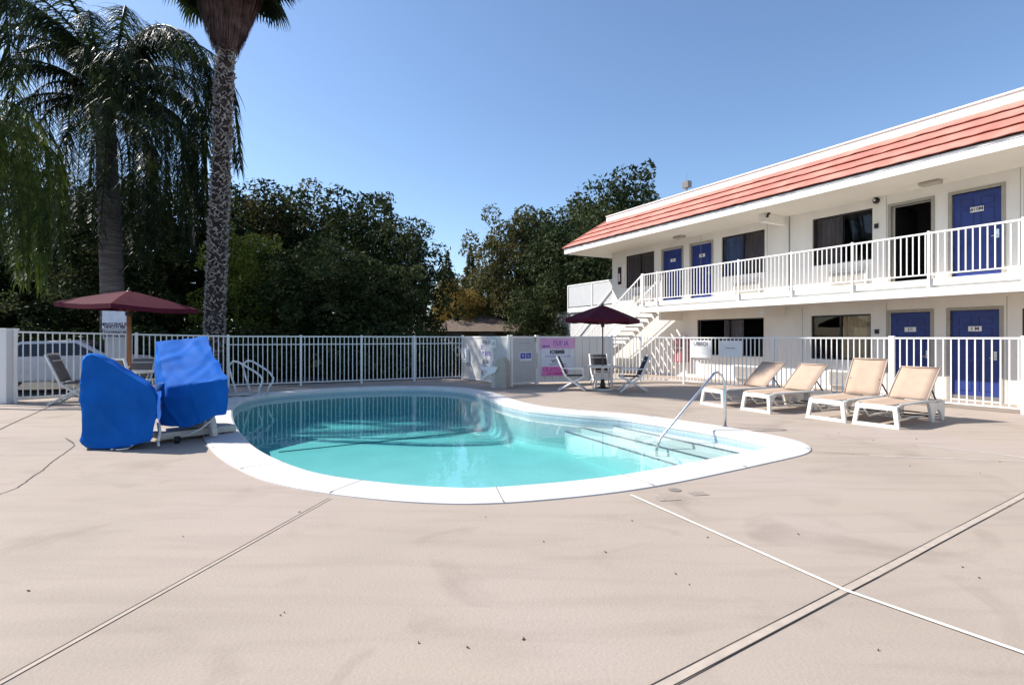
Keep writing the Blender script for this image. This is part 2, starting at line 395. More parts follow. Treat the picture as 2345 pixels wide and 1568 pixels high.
mb = MB(); q = G(1545, 1122); mb.lathe([(0, .002), (.06, .002), (.06, .006), (0, .006)], q, 20); struct(obj('deck_drain', mb, mat('drain_grey', (.22, .19, .17), .7)))
mb = MB()
for (x, y, w_, h_) in ((1531, 1143, .20, .12), (1600, 1131, .16, .12)): q = G(x, y); strip(mb, q-Vector((w_/2, 0, 0)), q+Vector((w_/2, .03, 0)), h_, .0045)
struct(obj('deck_patch', mb, mat('patch_grey', (.30, .25, .21), .9, scale=20, var=.15)))
mb = MB(); rq = random.Random(5)
for k in range(110):
    x, y = rq.uniform(-6, 9), rq.uniform(1.6, 9)**1.0; a = rq.uniform(0, 3.14); l = rq.uniform(.003, .009); d = Vector((math.cos(a), math.sin(a), 0))*l
    q = Vector((x, y, 0))
    if min((Vector((x, y))-p).length for p in inner[::6]) < .75 or (-6 < x < 4 and 5 < y < 15): continue
    mb.beam(q-d+Vector((0, 0, .004)), q+d+Vector((0, 0, .006)), l*.7, .005)
dz = obj('leaf_litter', mb, mat('dry_leaf_bits', (.07, .045, .03), .9)); dz['kind'] = 'stuff'
# ------------------------------------------------------------------ motel
TH = math.atan2(.4806, .877)
def S(px, p):
    k = (px-CX)/F; return p*(.877-.4806*k)/(.4806+.877*k)
def ZZ(px, py, p):
    s = S(px, p); Y = .4806*p+.877*s; return EYE-(py-HZ)*Y/F
PW = 15.66; PB = 14.15; PE = 13.87
bld = thing('motel_building', 'two-storey white motel wing with salmon tiled mansard roof, blue doors and railed balcony', 'motel', (0, 0, 0), TH)
S0, S1 = -5.0, S(1402, PW); SB0, SB1 = 2.42, 2.82; SOF = 5.27
ops = []   # (s_lo, s_hi, z_lo, z_hi, kind, info)
def op(xl, xr, z0, z1, kind, info): ops.append((S(xr, PW), S(xl, PW), z0, z1, kind, info))
op(1433,1498,3.62,5.02,'win',('R','grey')); op(1518,1562,2.83,4.93,'door','11'); op(1583,1630,2.83,4.93,'door','03')
op(1652,1751,3.62,5.02,'win',('blue','grey')); op(1860,1998,3.62,5.02,'win',('grey','dark')); op(2040.6,2133,2.83,4.94,'open','')
op(2180,2294,2.83,4.94,'door','#10M')
op(1596,1749,.86,2.14,'win',('dark','stripe')); op(1857,1994,.86,2.14,'win',('dark','beige')); op(2037,2131,.02,2.14,'door','1/1'); op(2176,2289,.02,2.14,'door','1 M')
ops += [(S(2344, PW)-1.6, S(2344, PW), 3.62, 5.02, 'win', ('grey', 'dark')), (S(2340, PW)-1.6, S(2340, PW), .86, 2.14, 'win', ('dark', 'grey'))]
def wall_openings(mb, s0, s1, z0, z1, holes, p0, p1):
    ss = sorted({s0, s1, *[h[0] for h in holes], *[h[1] for h in holes]}); zs = sorted({z0, z1, *[h[2] for h in holes], *[h[3] for h in holes]})
    ss = [s for s in ss if s0 <= s <= s1]; zs = [z for z in zs if z0 <= z <= z1]
    def hol(s, z): return any(h[0] < s < h[1] and h[2] < z < h[3] for h in holes)
    I = len(ss)-1; J = len(zs)-1
    fl = [[not hol((ss[i]+ss[i+1])/2, (zs[j]+zs[j+1])/2) for j in range(J)] for i in range(I)]
    for i in range(I):
        for j in range(J):
            if not fl[i][j]: continue
            a, b, c, d = ss[i], ss[i+1], zs[j], zs[j+1]
            for p in (p0, p1): mb.quad((p, a, c), (p, b, c), (p, b, d), (p, a, d))
            for (ii, jj, e) in ((i-1, j, ((a, c), (a, d))), (i+1, j, ((b, c), (b, d))), (i, j-1, ((a, c), (b, c))), (i, j+1, ((a, d), (b, d)))):
                if not (0 <= ii < I and 0 <= jj < J) or not fl[ii][jj]:
                    (sa, za), (sb, zb_) = e; mb.quad((p0, sa, za), (p0, sb, zb_), (p1, sb, zb_), (p1, sa, za))
up = [o for o in ops if o[2] > 2.5]; lo = [o for o in ops if o[2] < 2.5]
mb = MB(); wall_openings(mb, S0, S1, 2.60, SOF, up, PW, PW+.2); wall_openings(mb, S0, S1, -.03, 2.60, lo, PW, PW+.2)
mb.bx(PW+.2, 24, S1-.2, S1, -.03, SOF); mb.bx(PW+.2, 24, S0, S0+.2, -.03, SOF); mb.bx(24, 24.2, S0, S1, -.03, SOF)
obj('wall', mb, WALL, bld)
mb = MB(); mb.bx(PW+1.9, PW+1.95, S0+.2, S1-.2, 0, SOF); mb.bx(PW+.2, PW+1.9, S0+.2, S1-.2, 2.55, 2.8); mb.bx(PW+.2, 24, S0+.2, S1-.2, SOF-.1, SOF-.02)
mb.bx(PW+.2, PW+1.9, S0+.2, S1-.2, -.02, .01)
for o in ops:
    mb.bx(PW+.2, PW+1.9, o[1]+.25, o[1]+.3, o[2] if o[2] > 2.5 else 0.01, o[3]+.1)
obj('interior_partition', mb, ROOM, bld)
# wall seams
for x in (1605, 1757, 1809, 2030, 2337): 
    s = S(x, PW); mb = MB(); mb.bx(PW-.004, PW-.001, s-.006, s+.006, SB1+.05, SOF); obj('wall_seam', mb, mat('seam_grey', (.35, .33, .3), .8), bld)
for x in (1480, 1838, 2030, 2306): s = S(x, PW); mb = MB(); mb.bx(PW-.004, PW-.001, s-.006, s+.006, 0, SB0); obj('wall_seam', mb, mat('seam_grey', (.35, .33, .3), .8), bld)
mb = MB(); s = S(1808, PW); mb.tube([(PW-.02, s, 2.9), (PW-.02, s, 4.9), (PW-.025, s, SOF-.02)], .009, 6); obj('conduit', mb, mat('grey_conduit', (.12, .11, .11), .6), bld)

def curtain(s0, s1, z0, z1, p, m, par, folds=9):
    mb = MB(); n = max(8, int((s1-s0)/.012)); o = 0
    for i in range(n+1):
        s = s0+(s1-s0)*i/n; q = p+.035*math.sin(i/n*(s1-s0)*math.pi*2*6.5+math.sin(i*.21)*.8)
        mb.v += [Vector((q, s, z0)), Vector((q, s, z1))]
    mb.f = [(2*i, 2*i+2, 2*i+3, 2*i+1) for i in range(n)]
    return obj('curtain', mb, m, par, smooth=True, fix=False)
CURT = {'grey': mat('grey_curtain', (.20, .17, .16), .9), 'beige': mat('beige_curtain', (.80, .66, .40), .9), 'blue': mat('sky_reflection_blue', (.14, .20, .36), .8), 'stripe': mat('pale_grey_curtain', (.30, .285, .285), .9)}  # blue entry: sky reflection in the glass, put into a curtain's colour
GLS = mat_glass('window_glass', (.82, .82, .84), 0)
ACM = mat('cream_ac_casing', (.62, .58, .52), .6)
for (a, b_, z0, z1, kind, info) in ops:
    if kind == 'win':
        mb = MB(); t = .045; pf = PW+.05
        for (ya, yb, za, zb_) in ((a, b_, z0, z0+t), (a, b_, z1-t, z1), (a, a+t, z0+t, z1-t), (b_-t, b_, z0+t, z1-t), ((a+b_)/2-.025, (a+b_)/2+.025, z0+t, z1-t)):
            mb.bx(pf, pf+.06, ya, yb, za, zb_)
        wf = obj('window', mb, DARKM, bld)
        mb = MB(); mb.bx(pf+.03, pf+.034, a+t, b_-t, z0+t, z1-t); obj('pane', mb, GLS, wf)
        mid = (a+b_)/2     # viewer's left is the larger s
        for which, (lo_, hi_) in zip(info, ((mid, b_-.03), (a+.03, mid))):
            if which in CURT:
                if which == 'stripe': lo_, hi_ = a+(b_-a)*.32, mid+.32
                curtain(lo_+(.05 if which == 'beige' else 0), hi_, z0+.02, z1-.03, PW+.17, CURT[which], wf)
        if info[0] == 'R': curtain(mid-.12, b_-.03, z0+.02, z1-.03, PW+.17, CURT['grey'], wf)
        mb = MB(); mb.bx(PW-.03, PW-.002, a-.03, b_+.03, z0-.045, z0-.002); obj('sill', mb, WHITE, wf)
        base = 2.82 if z0 > 2.5 else 0
        mb = MB(); s_ = a+.1; mb.bx(PW-.12, PW-.002, s_, s_+1.02, base+.12, base+.56); ac = obj('air_conditioner', mb, ACM, bld, bevel=.012)
        mb = MB()
        for k in range(11): mb.bx(PW-.128, PW-.1205, s_+.06, s_+.96, base+.16+k*.033, base+.16+k*.033+.012)
        obj('grille', mb, mat('ac_grille_grey', (.22, .20, .18), .7), ac)  # dark grey-brown grille bars on the cream casing
    else:
        mb = MB(); t = .075; pf = PW-.018
        mb.bx(pf, PW+.12, a-t, a, z0-.0, z1+t); mb.bx(pf, PW+.12, b_, b_+t, z0, z1+t); mb.bx(pf, PW+.12, a, b_, z1, z1+t)
        if kind == 'open':
            obj('door_frame', mb, CREAM, bld)
            mb = MB(); mb.bx(PW+.14, PW+1.0, a+.03, a+.07, z0+.01, z1-.02); dd = obj('door', mb, mat('dark_open_door', (.03, .012, .03), .5), bld); dd['label'] = 'open dark doorway door leaf swung inside'
            continue
        mb.bx(PW+.02, PW+.14, a, b_, z0-.02, z0+.012)
        obj('door_frame', mb, CREAM, bld)
        mb = MB(); mb.bx(PW+.06, PW+.105, a+.004, b_-.004, z0+.015, z1-.004); d = obj('door', mb, BLUE, bld, bevel=.003)
        W_ = b_-a; mb = MB()
        for (fa, fb, ha, hb) in ((.16, .43, .84, .925), (.57, .84, .84, .925), (.16, .43, .47, .80), (.57, .84, .47, .80), (.16, .43, .1, .42), (.57, .84, .1, .42)):
            ya, yb = a+W_*fa, a+W_*fb; za, zb_ = z0+(z1-z0)*ha, z0+(z1-z0)*hb; e = .012
            mb.bx(PW+.052, PW+.0595, ya, yb, za, za+e); mb.bx(PW+.052, PW+.0595, ya, yb, zb_-e, zb_); mb.bx(PW+.052, PW+.0595, ya, ya+e, za+e, zb_-e); mb.bx(PW+.052, PW+.0595, yb-e, yb, za+e, zb_-e)
        obj('panel_moulding', mb, mat('navy_moulding', (.012, .022, .11), .4), d)
        mb = MB(); mb.bx(PW+.035, PW+.0515, (a+b_)/2-.13, (a+b_)/2+.13, z0+1.62, z0+1.74); pl = obj('number_plate', mb, WHITE, d, bevel=.004)
        lettering(info, .105, (PW+.0335, (a+b_)/2, z0+1.68), (0, -1, 0), (0, 0, 1), INK, d, 'room_number', bold=.003)
        mb = MB(); mb.bx(PW+.04, PW+.0595, a+.06, a+.12, z0+.95, z0+1.15); mb.tube([(PW+.04, a+.09, z0+1.0), (PW+.005, a+.09, z0+1.0), (PW+.005, a+.19, z0+1.0)], .01, 6)
        obj('handle', mb, STEEL, d)
        mb = MB(); mb.bx(PW+.052, PW+.0595, a+.01, b_-.01, z0+.02, z0+.10); obj('kick_plate', mb, STEEL, d)
# soffit, fascia, mansard, parapet
mb = MB(); mb.bx(PE+.03, 25, S0-.6, 20.34, SOF, SOF+.06); obj('soffit', mb, SOFF, bld)
FZ = 5.49
mb = MB(); mb.bx(PE, PE+.03, S0-.6, 20.37, SOF-.01, FZ); mb.bx(PE+.03, 25, 20.34, 20.37, SOF-.01, FZ)
mb.bx(PE-.015, PE, S0-.6, 20.385, FZ-.05, FZ-.004)
obj('fascia', mb, WHITE, bld)
TP, TZ = 15.2, 6.6
NC = 4; mbs = MB(); du = TP-PE+.05; dzt = TZ-FZ
def course(fp, smin, smax, axis):
    for c in range(NC):
        t0, t1 = c/NC, (c+1)/NC+.02
        lift = .055
        pts = []
        n = int((smax-smin)/.075)
        for i in range(n+1):
            s = smin+(smax-smin)*i/n
            wv = .004*math.sin(s*math.pi*2/.5)+.010*noise.noise(Vector((s*1.3, c*3.1, 0)))
            e = .008*noise.noise(Vector((s*4, c*9.7, 5)))
            pts.append((s, wv, e))
        o = len(mbs.v)
        for (s, wv, e) in pts:
            for (t, h) in ((t1, -.02), (t0+e, lift-.018+wv), (t0+e, lift+wv), (t1, .004+wv*.3)):
                lim = 20.37-(t*du)*1.0 if smax > 20 else smax
                ss_ = min(s, lim)
                mbs.v.append(fp(t, ss_, h))
        for i in range(len(pts)-1):
            a = o+i*4
            for q in range(3): mbs.f.append((a+q, a+q+1, a+q+5, a+q+4))
nrm = Vector((-dzt, 0, du)).normalized()
course(lambda t, s, h: Vector((PE-.05+t*du, s, FZ+t*dzt))+nrm*h, S0-.6, 20.42, 0)
obj('roof_tiles', mbs, TERRA, bld, fix=False)
mbs = MB(); nrm2 = Vector((0, dzt, du)).normalized()
course(lambda t, s, h: Vector((s, 20.42-t*du, FZ+t*dzt))+nrm2*h if s > PE-.05+t*du else Vector((PE-.05+t*du, 20.42-t*du, FZ+t*dzt))+nrm2*h, PE-.05, 25, 1)
obj('roof_tiles', mbs, TERRA, bld, fix=False)
mb = MB(); a = Vector((PE-.06, 20.43, FZ+.03)); b_ = Vector((TP, 20.42-du, TZ+.03)); mb.tube([a, a.lerp(b_, .5), b_], .035, 8); obj('hip_ridge_tile', mb, TERRA, bld)
mb = MB(); s1 = 20.37-du
mb.bx(TP-.03, TP+.0, S0-.6, s1, FZ-.1, TZ+.16); mb.bx(TP, TP+.25, S0-.6, s1, TZ-.1, TZ+.21); mb.bx(TP-.05, TP+.28, S0-.6, s1+.02, TZ+.211, TZ+.25)
mb.bx(TP+.25, 25, s1-.25, s1, TZ-.1, TZ+.21); mb.bx(TP+.25, 25, S0-.6, s1-.25, TZ-.1, TZ-.02)
mb.bx(PE+.03, TP-.03, S0-.6, S0-.5, SOF+.06, 5.9)
obj('parapet', mb, WHITE, bld)
# roof fixture
mb = MB(); px_ = S(1573, TP+.1); mb.bx(TP+.02, TP+.2, px_-.1, px_+.1, TZ+.25, TZ+.31); mb.tube([(TP+.1, px_, TZ+.3), (TP+.1, px_, TZ+.42)], .02)
mb.bx(TP-.0, TP+.2, px_-.14, px_+.14, TZ+.42, TZ+.66); mb.tube([(TP+.1, px_, TZ+.6), (TP+.1, px_, TZ+.95)], .006, 5)
obj('roof_floodlight', mb, mat('grey_housing', (.18, .17, .16), .6), bld, bevel=.03)
# balcony slab
SE = 15.55
mb = MB(); mb.bx(PB+.03, PW, S0-.6, SE, 2.67, SB1); mb.bx(PB+.12, PW, S0-.6, SE-.02, 2.62, 2.67); mb.bx(PB-.05, PB+.13, S0-.6, SE+.02, SB0, 2.61); mb.bx(PB+.13, PW, S0-.6, SE, 2.50, 2.62)
obj('balcony_slab', mb, WHITE, bld)
mb = MB(); mb.bx(PB+.131, PW-.002, S0-.6, SE-.02, 2.47, 2.498); obj('balcony_ceiling', mb, SOFF, bld)
# ceiling beams
for xx in (2140, 1856): s = S(xx/1.228, 14.6); mb = MB(); mb.bx(14.55, PW-.002, s-.11, s+.0, 2.14, 2.47); obj('ceiling_beam', mb, WALL, bld)
s = S(1757, 14.9); mb = MB(); mb.bx(14.6, PW-.002, s-.1, s+.05, SOF-.26, SOF-.001); obj('ceiling_beam', mb, WALL, bld)
# fixtures
for xx in (2132, 1557): s = S(xx, 15.2); mb = MB(); mb.bx(15.05, 15.3, s-.22, s+.22, SOF-.09, SOF-.001); obj('ceiling_light', mb, mat('frosted_lens', (.42, .38, .31), .5), bld, bevel=.03)
mb = MB(); s, z = S(2008, PW), ZZ(2008, 460, PW); mb.lathe([(.0, 0), (.08, 0), (.085, .05), (.05, .12), (0, .12)], (0, 0, 0), 16)
mb.v = [Vector((PW-.002-v.z, s+v.x, z+v.y)) for v in mb.v]; wl_ = obj('wall_lamp', mb, BLACK, bld)
mb = MB(); mb.lathe([(0, .121), (.03, .121), (.03, .125), (0, .125)], n=12); mb.v = [Vector((PW-.002-v.z, s+v.x, z+v.y)) for v in mb.v]; obj('lens', mb, WHITE, wl_)
for (x, y) in ((2008, 518), (2009, 759)): s, z = S(x, PW), ZZ(x, y, PW); mb = MB(); mb.bx(PW-.05, PW-.002, s-.045, s+.045, z-.06, z+.06); obj('key_box', mb, BLACK, bld)
mb = MB(); s = S(1765, 14.8); mb.tube([(14.75, s, SOF-.02), (14.7, s, SOF-.02), (14.66, s, SOF-.07), (14.64, s, SOF-.14)], .035, 8); obj('security_camera', mb, BLACK, bld, smooth=True)
# fire box on upper wall
mb = MB(); s, z = S(1424, PW), ZZ(1424, 632, PW); mb.bx(PW-.12, PW-.002, s-.16, s+.16, z-.42, z+.42); fb = obj('extinguisher_box', mb, WHITE, bld)
mb = MB(); mb.bx(PW-.126, PW-.1205, s-.12, s+.12, z-.38, z+.38); obj('window', mb, mat('dark_red_glass', (.05, .01, .012), .2), fb)
mb = MB(); mb.tube([(PW-.15, s, z-.25), (PW-.15, s, z+.1)], .03); obj('extinguisher', mb, WHITE, fb)

# ---- railings
def railing(name, par, a, b, zt, zb, posts, step=.12, m=WHITE, r=.011, post_drop=.0, post_w=.05, top_w=.045, pick_name='baluster', mid=None):
    """straight railing from a to b (2-D), parts: top_rail, bottom_rail, post, baluster"""
    a, b = Vector(a), Vector(b); L = (b-a).length; d = (b-a)/L; ang = math.atan2(d.y, d.x)
    zt0, zt1 = zt if isinstance(zt, tuple) else (zt, zt); zb0, zb1 = zb if isinstance(zb, tuple) else (zb, zb)
    mb = MB(); mb.beam((*a, zt0-.02), (*b, zt1-.02), top_w, .04); obj('top_rail', mb, m, par)
    mb = MB(); mb.beam((*a, zb0+.015), (*b, zb1+.015), .03, .03); obj('bottom_rail', mb, m, par)
    if mid: mb = MB(); mb.beam((*a, mid), (*b, mid), .025, .028); obj('middle_rail', mb, m, par)
    h = zt0-.04-(zb0+.03)
    mb = MB(); mb.box((0, 0, 0), (.024, .018, h)); me = mb.mesh(pick_name, m)
    n = int(L/step); k = 0
    for i in range(1, n):
        t = i/n; q = a+d*(L*t)
        if any(abs((q-Vector(p)).length) < .05 for p in posts): continue
        o = link(pick_name, me, par, (q.x, q.y, (zt0+(zt1-zt0)*t+zb0+(zb1-zb0)*t)/2-.005), ang)
    for p in posts:
        t = (Vector(p)-a).length/L; zt_ = zt0+(zt1-zt0)*t; zb_ = zb0+(zb1-zb0)*t-post_drop
        mb = MB(); mb.box((0, 0, (zt_+.03+zb_)/2), (post_w, post_w, zt_+.03-zb_)); link('post', mb.mesh('post', m), par, (p[0], p[1], 0), ang)
rail = thing('balcony_railing', 'white metal balcony railing with vertical bars along the upper walkway', 'railing', (0, 0, 0), TH)
RT, RB = 3.87, 2.90
railing('r', rail, (PB, SE), (PB, 4.0), RT, RB, [(PB, S(x, PB)) for x in (1505, 1691, 1813, 1952, 2127, 2343)]+[(PB, SE-.03)], post_drop=.48, step=.125)
rail2 = thing('balcony_railing', 'continuation of the white balcony railing leaving the right edge of the view', 'railing', (0, 0, 0), TH)
railing('r', rail2, (PB, 3.98), (PB, S0), RT, RB, [(PB, 1.2), (PB, -1.8)], post_drop=.48, step=.125)
# stairs
st = thing('outdoor_staircase', 'white open stair flight descending from the balcony end behind the maroon umbrella', 'staircase', (0, 0, 0), TH)
ns = 16; run = .275; rise = (SB1)/ns
mb = MB()
for i in range(ns-1):
    z = SB1-(i+1)*rise; s = SE+.02+i*run; mb.bx(PB+.06, PB+1.0, s, s+run+.02, z-.045, z)
obj('tread', mb, mat('stair_tread', (.45, .43, .4), .8), st)
for pp in (PB+.02, PB+1.04):
    mb = MB(); mb.beam((pp, SE, SB1-.15), (pp, SE+ns*run, -.05), .04, .26); obj('stringer', mb, WHITE, st)
e_ = SE+ns*run
for pp in (PB+.02, PB+1.04):
    mb = MB(); mb.beam((pp, SE+.05, 3.85), (pp, e_, 1.0), .045, .045); mb.beam((pp, SE+.05, 3.0), (pp, e_, .2), .02, .03); obj('handrail', mb, WHITE, st)
    mb = MB()
    for i in range(26): t = (i+.5)/26; s = SE+.05+(e_-SE-.05)*t; mb.bx(pp-.009, pp+.009, s-.009, s+.009, 3.0-2.8*t, 3.85-2.85*t)
    obj('baluster_row', mb, WHITE, st)
    mb = MB(); mb.bx(pp-.03, pp+.03, e_-.03, e_+.03, 0, 1.03); mb.bx(pp-.03, pp+.03, SE+.02, SE+.08, 2.5, 3.9); obj('newel_post', mb, WHITE, st)
# end landing beyond the wall corner
ld = thing('end_landing', 'pale walled stair landing wrapping the far end of the motel', 'stair landing', (0, 0, 0), TH)
SL = S(1300, 15.75)
mb = MB(); mb.bx(15.75, 18, S1+.005, SL, 2.75, 2.98); obj('platform', mb, WHITE, ld)
mb = MB(); mb.bx(15.76, 15.8, S1+.02, SL-.03, 3.03, 4.06); mb.bx(15.8, 18, SL-.05, SL-.02, 3.03, 4.06); obj('screen_panel', mb, GREYP, ld)
mb = MB(); mb.bx(15.74, 15.82, S1+.005, SL, 4.07, 4.13); mb.bx(15.73, 15.755, S(1356, 15.75)-.03, S(1356, 15.75)+.03, 2.75, 4.07); mb.bx(15.73, 15.755, SL-.06, SL, 2.75, 4.07); obj('rail', mb, WHITE, ld)
mb = MB(); mb.beam((15.71, S(1401, 15.7), ZZ(1401, 660, 15.7)), (15.71, S(1312, 15.7), ZZ(1312, 768, 15.7)-.1), .04, .05); obj('sloping_handrail', mb, WHITE, ld)
mb = MB(); mb.bx(15.85, 18, S1+.005, SL-.1, -.03, 2.75); obj('base_wall', mb, mat('light_grey_stucco', (.55, .54, .53), .8), ld)  # plain light grey stucco wall
mb = MB(); k0 = S(1250, 17.0); k1 = S(1300, 17.0)-.3
mb.prism([(k1, -.03), (k1, 2.95), (S(1275,17), 2.9), (S(1270, 17), 2.5), (S(1250, 17), 1.5), (S(1238, 17), 1.0), (S(1238, 17), -.03)], lambda a, b: (17.0, a, b), lambda a, b: (17.2, a, b)); obj('stair_wing_wall', mb, MATS['grey_panel'], ld)
# storage louvre under the stairs
sh = thing('utility_cabinet', 'white slatted utility cabinet with dark curtained opening under the stairs', 'cabinet', (0, 0, 0), TH)
a_, b2 = S(1378, 14.3), S(1335, 14.3)
mb = MB(); mb.bx(14.3, 14.9, a_-.05, b2+.05, 0, 1.52); obj('body', mb, RESIN, sh, bevel=.01)
mb = MB(); mb.bx(14.29, 14.298, a_+.03, b2-.05, .75, 1.22); obj('opening', mb, mat('dark_brown_curtain', (.05, .04, .02), .9, stretch=(1, 14, 1), var=.4), sh)
mb = MB()
for k in range(5): q = a_+.03+(b2-a_-.2)*k/4; mb.bx(14.285, 14.298, q, q+.09, 1.32, 1.42)
obj('vent_hole', mb, DARKM, sh)

# ------------------------------------------------------------------ fences
def fence(label, pts, heights, posts_extra=(), step=.13, mid=None, cap=True):
    f = thing('pool_fence', label, 'fence', (0, 0, 0))
    for i in range(len(pts)-1):
        a, b = Vector(pts[i]), Vector(pts[i+1])
        ps = [tuple(pts[i])] + [tuple(p) for (j, p) in posts_extra if j == i]
        if i == len(pts)-2: ps.append(tuple(b))
        railing('f', f, a, b, (heights[i], heights[i+1]), .09, ps, step=step, post_drop=.1, post_w=.06, pick_name='picket', top_w=.04, mid=mid)
    return f
gx = lambda x, y: tuple(G(x, y).xy)
A0 = (-11.35, 12.35); A1 = (-8.3, 15.8); A2 = (-1.75, 19.2); A3 = (-.1, 16.35)
fence('white picket fence on the left, from the white pillar past the patio chairs', [A0, A1], [1.64, 1.545], [(0, (-9.8, 14.1))])
fence('white picket fence across the back of the pool, in front of the dark trees', [A1, A2], [1.545, 1.53], [(0, tuple(Vector(A1).lerp(Vector(A2), t))) for t in (.27, .52, .76)], mid=1.28)
mb = MB(); mb.bx(-11.95, -11.42, 12.2, 12.5, 0, 1.66); mb.bx(-11.97, -11.40, 12.18, 12.52, 1.661, 1.70)
pl = tag(obj('fence_pillar', mb, WHITE, bevel=.01), 'thick white pillar ending the fence at the far left edge', 'pillar')
# privacy panels + gate
def panel_fence(label, a, b, h, name='privacy_fence', m=WALL, ribs=8, cat='fence panel'):
    a, b = Vector(a), Vector(b); d = b-a; L = d.length; ang = math.atan2(d.y, d.x)
    t = thing(name, label, cat, (a.x, a.y, 0), ang)
    mb = MB(); mb.bx(.03, L-.03, -.012, .012, .1, h-.05); obj('panel', mb, m, t)
    mb = MB()
    for k in range(1, ribs): mb.bx(L*k/ribs-.004, L*k/ribs+.004, -.016, -.0125, .1, h-.05)
    obj('panel_rib', mb, MATS['seam_grey'] if ribs > 4 else m, t)
    mb = MB(); mb.bx(-.0, L, -.03, .03, h-.05, h); mb.bx(.03, L-.03, -.02, .02, .06, .1); obj('rail', mb, WHITE, t)
    for x in (0, L): mb = MB(); mb.box((x, 0, (h+.04)/2), (.07, .07, h+.04)); obj('post', mb, WHITE, t)
    return t, L
RULE = mat('cream_fence_panel', (.60, .57, .54), .6, var=.03)
pf1, L1_ = panel_fence('cream solid fence panel carrying the handwritten pool rules and a white dispenser', A2, A3, 1.53, m=RULE, ribs=3)
def put(t, L, fr, z, dy=-.02): return Vector((L*fr, dy, z))
rt, upv = (1, 0, 0), (0, 0, 1)
mb = MB(); mb.bx(L1_*.44, L1_*.72, -.018, -.0135, .30, 1.42); sg = obj('rules_sign', mb, mat('off_white_paper', (.66, .63, .62), .7), pf1)
for txt, z, sz, m_, fx in (('FI IN OH', 1.33, .17, INK, .58), ('O\\', 1.15, .2, VIO, .48), ('PJ INDU', .96, .2, VIO, .57), ('OI NI', .70, .19, INK, .55), ('U /', .50, .18, INK, .56), ('0', .34, .15, INK, .48)):
    lettering(txt, sz, (L1_*fx, -.0195, z), (1, 0, 0), upv, m_, pf1, 'sign_writing', sx=.9, bold=.004)
mb = MB(); mb.bx(L1_*.66, L1_*.78, -.03, -.02, 1.14, 1.44); n_ = obj('pinned_note', mb, WHITE, pf1); 
lettering('eG5', .12, (L1_*.72, -.032, 1.3), (1, 0, 0), upv, INK, pf1, 'note_writing', sx=.9)
t = thing('wall_dispenser', 'white rounded dispenser box mounted on the cream fence panel beside the rules', 'dispenser', pf1.location+Matrix.Rotation(pf1.rotation_euler.z, 3, 'Z') @ Vector((L1_*.13, 0, 0)), pf1.rotation_euler.z)
arc = [(-.1, .62), (-.1, 1.0)]+[(.1*math.cos(R(180-k*18)), 1.0+.12*math.sin(R(180-k*18))) for k in range(1, 10)]+[(.1, 1.0), (.1, .62)]
arc = [(x*1.5, z) for x, z in arc]
mb = MB(); mb.prism(arc, lambda a, b: (a, -.14, b), lambda a, b: (a, -.018, b)); obj('body', mb, WHITE, t, bevel=.01)
mb = MB(); mb.bx(-.04, .04, -.146, -.1405, .78, .96); obj('window', mb, mat('grey_window', (.3, .3, .29), .4), t)
mb = MB(); mb.bx(.08, .11, -.15, -.1405, .66, .70); obj('button', mb, BLACK, t)
# gate
gt, Lg = panel_fence('grey-blue solid pool gate with a small blue and white sticker', (-.02, 16.4), (.76, 17.25), 1.53, 'pool_gate', GREYP, ribs=3, cat='gate')
mb = MB(); mb.bx(Lg*.30, Lg*.78, -.03, -.014, .76, 1.04); s1_ = obj('sticker', mb, PAPER, gt)
for f0 in (.33, .56): mb = MB(); mb.bx(Lg*f0, Lg*(f0+.2), -.036, -.031, .84, 1.01); obj('blue_square', mb, BLUEP, gt)
lettering('GI', .11, (Lg*.43, -.038, .925), rt, upv, PAPER, gt, 'sticker_writing', bold=.002); lettering('LL', .11, (Lg*.66, -.038, .925), rt, upv, PAPER, gt, 'sticker_writing', bold=.002)
lettering('--- --- ----', .12, (Lg*.5, -.018, 1.33), rt, upv, INK, gt, 'gate_writing')
mb = MB(); mb.tube([(Lg+.0, -.05, .5), (Lg, -.05, 1.0)], .012); mb.bx(Lg-.06, Lg-.01, -.05, -.03, 1.35, 1.5); obj('latch', mb, STEEL, gt)
pf2, L2_ = panel_fence('white solid fence panel with the pink and violet notice beside the gate', (.80, 17.3), (3.3, 18.0), 1.53, ribs=10)
mb = MB(); mb.bx(.12, .12+1.15, -.03, -.018, .38, 1.47); nb = obj('notice_board', mb, PAPER, pf2)
mb = MB(); mb.bx(.10, 1.28, -.034, -.031, 1.13, 1.47); nb['label'] = 'pale notice with pink bands'; ph = obj('notice_header', mb, PINKM, pf2)
lettering("I'JUI! IA", .24, (.8, -.036, 1.30), rt, upv, VIO, pf2, 'notice_writing', sx=.7)
lettering('MOTE', .09, (.3, -.036, 1.2), rt, upv, BLUEP, pf2, 'notice_writing', bold=.004)
lettering('IOBMB', .17, (.68, -.032, 1.02), rt, upv, INK, pf2, 'notice_writing', bold=.008)
lettering('DOOGHOR + OOSE', .095, (.7, -.032, .88), rt, upv, VIO, pf2, 'notice_writing')
lettering('VOTI', .16, (.66, -.032, .72), rt, upv, INK, pf2, 'notice_writing', bold=.003)
lettering('TIGXICOPTIOED', .08, (.7, -.032, .62), rt, upv, INK, pf2, 'notice_writing')
mb = MB(); mb.bx(.14, 1.05, -.036, -.031, .26, .56); obj('notice_footer', mb, mat('pink_print', (.80, .28, .55), .6), pf2)
lettering('OLAVOA II', .16, (.58, -.038, .46), rt, upv, HOTP, pf2, 'notice_writing', bold=.006); lettering('LOOIIIIIIIII', .12, (.58, -.038, .33), rt, upv, HOTP, pf2, 'notice_writing', bold=.006)
B0, B1, B2, B3 = (3.32, 18.0), (4.35, 18.35), (5.52, 17.35), (9.95, 10.52)
